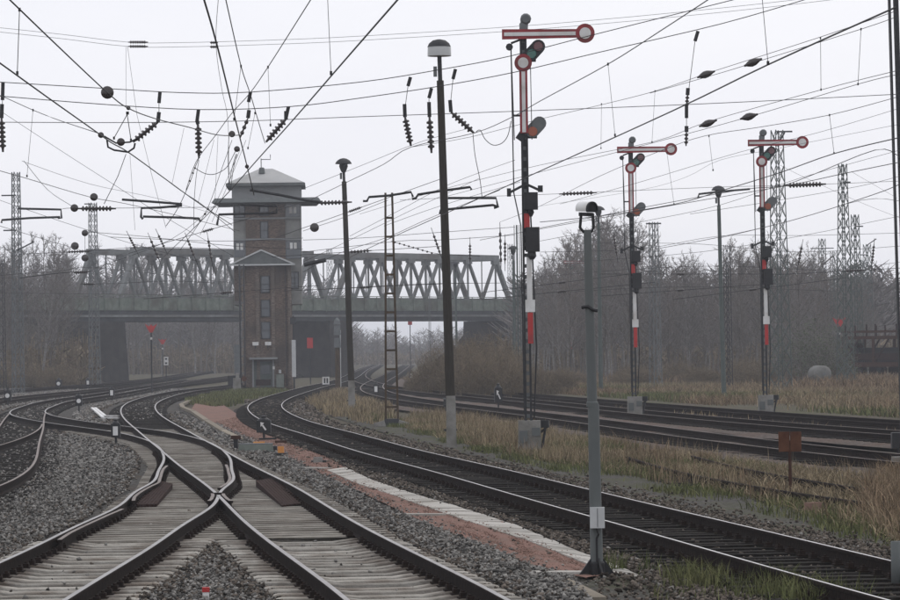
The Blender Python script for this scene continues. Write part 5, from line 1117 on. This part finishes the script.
protoR = [bare_tree(11, 11, 2.3, 'slender bare tree of the hazy wood behind the right signals', RW, 'birch', 'twig', .8, .9), bare_tree(12, 10, 2.7, 'slender bare tree of the hazy wood behind the right signals', RW, 'bark', 'twig_red', 1.0, .6), bare_tree(13, 12, 2.2, 'slender bare tree of the hazy wood behind the right signals', RW, 'birch', 'twig', .7, 1.1), bare_tree(14, 9.5, 2.6, 'slender bare tree of the hazy wood behind the right signals', RW, 'bark', 'twig', .9, .7)]
remember(None)
places = []
def wood_label(o, px, d, label, group):
    stem = 'pale-stemmed' if any(ch.data and ch.data.materials[0].name == 'birch' for ch in KIDS.get(o.name, ()) or KIDS.get(o.name.split('.')[0], ())) else 'dark-stemmed'
    row = 'front' if d < 290 else 'back'
    if group == RW: return stem + ' bare tree in the ' + row + ' of the right wood, ' + ('left of the middle signal' if px < 634 else 'just right of the middle signal' if px < 690 else 'around the slim lamp post' if px < 745 else 'behind the rightmost signal' if px < 800 else 'near the wagon')
    if group == LW: return 'bare tree on the left bank ' + ('by the far left mast' if px < 40 else 'between the two left masts' if px < 88 else 'beside the bridge end') + (', behind' if d > 380 else ', in front')
    if group == FWD: return 'misty bare tree beyond the bridge, ' + ('seen through the left span' if px < 234 else 'seen right of the tower' if px < 345 else 'seen under the right span' if px < 500 else 'past the right abutment')
    return label
def place_wood(protos, n, pxr, dr, topf, label, group, seed, first=True):
    q = random.Random(seed); hs = [p_['_h'] for p_ in protos]
    for i in range(n):
        px = q.uniform(*pxr); d = q.uniform(*dr); k = i % len(protos); p = at(px, d, -.2)
        want = (350 - topf(px)) * d / FPX + HC + q.uniform(-2.2, .8); s = max(.35, want / hs[k]); rz = q.uniform(0, 6.28)
        if first and i < len(protos): o = protos[k]; o.location = p; o.rotation_euler = (0, 0, rz); o.scale = (s, s, s)
        else: o = copy_tree(protos[k], p, rz, s * Vector((q.uniform(.85, 1.2), q.uniform(.85, 1.2), 1)), label, group)
        o['label'] = wood_label(o, px, d, label, group)
for o, h in zip(protoR, (11, 10, 12, 9.5)): o['_h'] = float(h)
def topR(px): return float(np.interp(px, [500, 540, 560, 580, 610, 640, 655, 668, 700, 740, 800, 830, 860, 885], [285, 258, 254, 236, 225, 227, 246, 262, 258, 251, 248, 256, 282, 312]))
LR = 'slender bare tree of the hazy wood behind the right signals'
place_wood(protoR, 104, (528, 872), (262, 345), topR, LR, RW, 5)
place_wood(protoR, 26, (540, 640), (300, 370), topR, LR, RW, 6, False)
def topL(px): return float(np.interp(px, [-20, 0, 20, 45, 70, 95, 120], [240, 236, 244, 232, 236, 250, 262]))
LL = 'bare tree of the dim wood on the left bank beside the bridge'
protoL = [bare_tree(21, 12, 2.5, LL, LW, 'bark', 'twig', 1.0, .8, 1.1), bare_tree(22, 12, 1.7, LL, LW, 'birch', 'twig', .9, 1.5, 1.1), bare_tree(23, 10, 2.8, LL, LW, 'bark', 'twig', 1.0, .6, 1.1)]
for o, h in zip(protoL, (12, 12, 10)): o['_h'] = float(h)
remember(None)
place_wood(protoL, 34, (-40, 60), (285, 345), topL, LL, LW, 8)
place_wood(protoL, 22, (-30, 100), (400, 470), lambda px: topL(px) + 6, LL, LW, 9, False)
LB = 'misty bare tree standing beyond the bridge'
place_wood(protoL, 46, (90, 345), (450, 540), lambda px: float(np.interp(px, [80, 120, 200, 240, 300, 345], [238, 244, 246, 262, 296, 318])), LB, FWD, 10, False)
place_wood(protoR, 16, (330, 560), (600, 700), lambda px: float(np.interp(px, [330, 400, 480, 520, 560], [318, 324, 322, 300, 260])), LB, FWD, 12, False)
place_wood(protoR, 30, (850, 1000), (520, 640), lambda px: 312., 'faint bare tree in the mist behind the rusty wagon', 'misty trees behind the wagon', 13, False)
# the far wood reads as one mass
def far_wood(n, pxr, dr, hr, seed):
    q = random.Random(seed); segs = []
    for i in range(n):
        d = q.uniform(*dr); p = at(q.uniform(*pxr), d, -.3); h = q.uniform(*hr); segs.append(((p.x, p.y, 0), (p.x + q.uniform(-.3, .3), p.y, h), .09))
        for k in range(60):
            z = h * q.uniform(.15, 1); a = q.uniform(0, 6.28); l = (h - z) * .3 + 1.2; s = (p.x, p.y, z); segs.append((s, (p.x + math.cos(a) * l, p.y + math.sin(a) * l, z + l * q.uniform(.1, 1.0)), .09))
    tag(ribbons(segs, 'distant_wood', 'twig', None), 'distant wood dissolving in mist under and beyond the bridge', 'wood', kind='stuff')
far_wood(420, (60, 345), (560, 760), (9, 15), 3); far_wood(260, (330, 620), (760, 980), (3, 8), 4); far_wood(260, (520, 900), (350, 440), (8, 11), 5); far_wood(160, (-60, 120), (480, 600), (10, 16), 6)

def thicket(n, pxr, dr, hr, seed, w=.12):
    q = random.Random(seed); segs = []
    for i in range(n):
        d = q.uniform(*dr); p = at(q.uniform(*pxr), d, -.3); h = q.uniform(*hr) * q.uniform(.4, 1); segs.append(((p.x, p.y, -.3), (p.x + q.uniform(-.6, .6), p.y + q.uniform(-.6, .6), h), w)); a = q.uniform(0, 6.28)
        for k in range(3): z = h * q.uniform(.2, .9); segs.append(((p.x, p.y, z), (p.x + q.uniform(-1, 1), p.y + q.uniform(-1, 1), z + q.uniform(.1, .8)), w * .6))
    tag(ribbons(segs, 'thicket', 'bramble', None), 'dull thicket at the foot of the distant woods', 'thicket', kind='stuff')
thicket(9000, (500, 1000), (330, 460), (2, 4.5), 21); thicket(6000, (60, 345), (480, 640), (2, 5), 22); thicket(5000, (320, 640), (700, 900), (1, 3), 23, .18); thicket(3500, (-60, 95), (300, 420), (2, 5), 24); thicket(2500, (-60, 84), (292, 318), (.8, 2.2), 25, .05)

# bushes
def bush(seed, w, h, n, label, group, mat='bramble', leaves=None):
    q = random.Random(seed); t = thing('bush', label, 'bush', (0, 0, 0), 0, group); segs = []
    for i in range(n):
        a = q.uniform(0, 6.28); rr = math.sqrt(q.random()) * w * .55; o = Vector((math.cos(a) * rr, math.sin(a) * rr, -.2)); top = h * (1 - (rr / (w * .6)) ** 2 * .7) * q.uniform(.7, 1.15); e = o + Vector((q.uniform(-.5, .5) * top * .6, q.uniform(-.5, .5) * top * .6, top)); m = o.lerp(e, .55) + Vector((q.uniform(-.2, .2), q.uniform(-.2, .2), .15))
        segs += [(tuple(o), tuple(m), .012), (tuple(m), tuple(e), .010)]
        for k in range(9):
            s = m.lerp(e, q.uniform(-.5, 1)); segs.append((tuple(s), tuple(s + Vector((q.uniform(-1, 1), q.uniform(-1, 1), q.uniform(-.3, 1))).normalized() * q.uniform(.2, .7)), .010))
    ribbons(segs, 'branches', mat, t)
    if leaves:
        ls = []
        for i in range(leaves):
            s = segs[q.randrange(len(segs))]; p = Vector(s[0]).lerp(Vector(s[1]), q.random()); ls.append((tuple(p), tuple(p + Vector((q.uniform(-1, 1), q.uniform(-1, 1), q.uniform(-.5, 1))).normalized() * .12), .035))
        ribbons(ls, 'leaves', 'leaf_green', t)
    return t
BG = 'brown brush left of the nearest signal'
b0 = bush(31, 3.4, 2.4, 420, 'tangled brown brush heaped in front of the right bridge abutment', BG); b1_ = bush(32, 3.0, 1.9, 380, 'tangled brown brush heaped in front of the right bridge abutment', BG)
gbs = bush(33, 5.0, 5.0, 420, 'large round bush with first green leaves right of the tallest lattice mast', 'green bushes', 'twig', 4200)
gbs.location = at(813, 246, -.2)
remember(None)
b0.scale = (1, 1, 1.5); b1_.scale = (1, 1, 1.4); b0.location = at(470, 205, -.2); b1_.location = at(495, 200, -.2)
q = random.Random(4)
for i, (px, d, s) in enumerate([(448, 212, 1.0), (432, 216, .8), (484, 215, 1.15), (460, 222, 1.1), (505, 210, .9), (512, 195, .7), (520, 205, .75), (540, 210, .6), (420, 222, .5), (560, 215, .6), (476, 196, .8)]): copy_tree((b0, b1_)[i % 2], at(px, d, -.2), q.uniform(0, 6), (s, s, s * 1.5))
bk = [(10, 300, .8), (28, 292, .9), (55, 288, .8), (75, 296, .9), (40, 305, 1.2), (20, 296, .7), (-5, 290, .9), (48, 300, .8), (64, 310, 1.3)]
for i, (px, d, s) in enumerate(bk): copy_tree((b0, b1_)[i % 2], at(px, d, -.2), q.uniform(0, 6), s, 'dull brown undergrowth at the foot of the left bank', 'undergrowth of the left bank')
for i in range(14): copy_tree((b0, b1_)[i % 2], at(q.uniform(30, 74), q.uniform(312, 338), -.2), q.uniform(0, 6), q.uniform(.7, 1.2), 'dull brown undergrowth on the slope left of the bridge abutment', 'undergrowth of the abutment slope')
for i in range(26): copy_tree((b0, b1_)[i % 2], at(q.uniform(560, 850), q.uniform(246, 264), -.2), q.uniform(0, 6), q.uniform(.5, .85), 'low brown undergrowth along the edge of the right wood', 'undergrowth of the right wood')
copy_tree(gbs, at(840, 268, -.2), 1.0, .8, 'smaller greenish bush behind the red winged board at right')

# ------------------------------------------------------------------ grass: nobody could count it
def blades(name, label, pts, hmin, hmax, w, mat, lean=.35, z=-.15):
    n = len(pts); h = NPR.uniform(hmin, hmax, n); a = NPR.uniform(0, 6.283, n); l = NPR.normal(0, lean, n) * h; b = NPR.uniform(0, 6.283, n)
    wx, wy = np.cos(a) * w, np.sin(a) * w; px, py = pts[:, 0], pts[:, 1]; zz = np.full(n, z)
    m = np.stack([px + np.cos(b) * l * .35, py + np.sin(b) * l * .35, zz + h * .6], 1); e = np.stack([px + np.cos(b) * l, py + np.sin(b) * l, zz + h], 1)
    V = np.stack([np.stack([px - wx, py - wy, zz], 1), np.stack([px + wx, py + wy, zz], 1), m + np.stack([wx, wy, 0 * wx], 1) * .8, m - np.stack([wx, wy, 0 * wx], 1) * .8, e], 1).reshape(-1, 3)
    k = np.arange(n)[:, None] * 5; F_ = np.concatenate([k + np.array([[0, 1, 2]]), k + np.array([[0, 2, 3]]), k + np.array([[3, 2, 4]])])
    return tag(fast_mesh(name, V, F_, mat), label, 'grass', kind='stuff')
def clump(pts, size, thr):
    s = np.sin(pts[:, 0] / size * 1.7 + 1.3 * np.sin(pts[:, 1] / size * .9)) + np.sin(pts[:, 1] / size * .8 + 1.1 * np.sin(pts[:, 0] / size * 1.3 + 2)) + NPR.normal(0, .5, len(pts)); return pts[s > thr]
def off_tracks(keys, half=1.5):
    def k(p):
        m = np.ones(len(p), bool)
        for q_ in keys: m &= (np.abs(offset_to(TR[q_], p)) > half) | (p[:, 1] < TR[q_].K[0]) | (p[:, 1] > TR[q_].K[-1])
        return m
    return k
MID = [(1000, 600), (905, 545), (760, 500), (640, 478), (520, 457), (440, 438), (400, 425), (420, 408), (470, 408), (560, 421), (720, 443), (905, 466), (1000, 480)]
bare = lambda p, sz, th: clump(p, sz, th)
mk = off_tracks(['I', 'A'], 1.8)
blades('dry_grass', 'matted straw coloured grass between the through track and the sidings', bare(scatter(MID, 170, z=-.1, keep=mk), 1.5, .0), .05, .28, .009, 'grass_dry', 1.1)
blades('dry_grass', 'taller dry stalks between the through track and the sidings', bare(scatter(MID, 55, z=-.1, keep=mk), 2.0, .6), .2, .55, .007, 'grass_dry', .4)
blades('dry_grass', 'rust brown grass tufts between the through track and the sidings', bare(scatter(MID, 40, z=-.1, keep=mk), 1.1, 1.2), .15, .55, .008, 'grass_rust', .45)
blades('green_grass', 'olive green grass mixed into the dry grass', bare(scatter(MID, 120, z=-.1, keep=mk), 2.9, .2), .05, .22, .010, 'grass_green', .7)
GR = [(905, 560), (800, 520), (700, 500), (600, 480), (500, 458), (400, 430), (360, 418), (365, 408), (420, 425), (520, 446), (640, 468), (760, 490), (905, 525)]
blades('green_grass', 'patchy green grass along the ash path', clump(scatter(GR, 180, z=-.1, keep=off_tracks(['A'], 2.3)), 1.3, .25), .05, .2, .010, 'grass_green', .5)
blades('dry_grass', 'tall rusty grass at the right edge', scatter([(905, 545), (860, 520), (868, 485), (905, 475)], 130, z=-.1), .15, .6, .008, 'grass_rust', .7)
VG = [(640, 640), (655, 595), (700, 575), (760, 590), (860, 640)]
blades('green_grass', 'green tufts in front of the through track at bottom right', clump(scatter(VG, 420, z=-.08), .9, .9), .08, .3, .007, 'grass_green', .5, -.1)
tf = np.concatenate([np.array([tuple(G(px, py, -.08))[:2]]) + NPR.normal(0, s, (n, 2)) for px, py, s, n in ((690, 582, .16, 260), (702, 590, .2, 300), (785, 600, .28, 700), (775, 590, .15, 200), (612, 573, .1, 110), (648, 574, .05, 30), (815, 606, .25, 400))])
blades('green_grass', 'green grass clumps beside the near rail at bottom right', tf, .1, .34, .006, 'grass_green', .5, -.1)
FAR = [(1000, 425), (905, 416), (720, 404), (540, 391), (440, 383), (400, 380), (430, 376), (520, 380), (720, 387), (905, 392), (1000, 396)]
rk = off_tracks(['K', 'J'], 1.5)
blades('reeds', 'brown reeds behind the sidings', clump(scatter(FAR, 34, z=-.1, keep=rk), 5, .3), .15, .55, .018, 'grass_rust', .7, -.22)
blades('reeds', 'pale dry reeds behind the sidings', clump(scatter(FAR, 40, z=-.1, keep=rk), 4, .7), .12, .6, .018, 'grass_dry', .7, -.22)
blades('reeds', 'olive grass among the reeds behind the sidings', clump(scatter(FAR, 30, z=-.1, keep=rk), 7, .2), .1, .4, .024, 'grass_green', .5, -.22)
FAR2 = [(1100, 396), (905, 392), (720, 387), (520, 380), (430, 377), (440, 373), (720, 378), (905, 381), (1100, 384)]
blades('reeds', 'hazy reeds at the foot of the right wood', clump(scatter(FAR2, 13, z=-.1), 8, -.3), .3, .95, .035, 'grass_rust', .5, -.25)
IJ = [(905, 446), (720, 428), (540, 408), (420, 394), (420, 392), (540, 404), (720, 421), (905, 437)]
blades('dry_grass', 'sparse dry grass between the two sidings', clump(scatter(IJ, 30, z=-.1, keep=off_tracks(['I', 'J'], 1.3)), 2, .6), .15, .45, .016, 'grass_dry')
TWG = [(180, 402), (230, 390), (300, 391), (260, 397), (235, 405), (215, 408)]
blades('green_grass', 'thin grass on the mound in front of the tower', clump(scatter(TWG, 60, z=-.1, keep=off_tracks(['A', 'B'], 1.6)), 2, 0), .1, .35, .025, 'grass_green', .4)
LM = [(330, 415), (300, 402), (310, 397), (345, 391), (390, 402), (400, 425), (370, 424)]
blades('dry_grass', 'straw coloured grass around the ladder mast', clump(scatter(LM, 60, z=-.1, keep=off_tracks(['A', 'I'], 1.6)), 2, .2), .15, .5, .02, 'grass_dry')
LBK = [(-40, 388), (60, 383), (125, 381), (125, 376), (60, 377), (-40, 379)]
blades('dry_grass', 'brownish grass along the left bank', scatter(LBK, 8, z=-.1), .4, 1.2, .05, 'grass_dry')

# ------------------------------------------------------------------ the misty air
hz = MB().box((0, 1500, 11.5), (960, 3120, 26)); hm = bpy.data.materials.new('haze'); hm.use_nodes = True; nn = hm.node_tree.nodes; nn.clear()
ho = nn.new('ShaderNodeOutputMaterial'); pv = nn.new('ShaderNodeVolumePrincipled'); pv.inputs['Color'].default_value = (.88, .92, 1.0, 1); pv.inputs['Density'].default_value = .0004; pv.inputs['Anisotropy'].default_value = .2
hm.node_tree.links.new(pv.outputs[0], ho.inputs['Volume']); MAT['haze'] = hm
tag(hz.build('haze', 'haze'), kind='stuff')
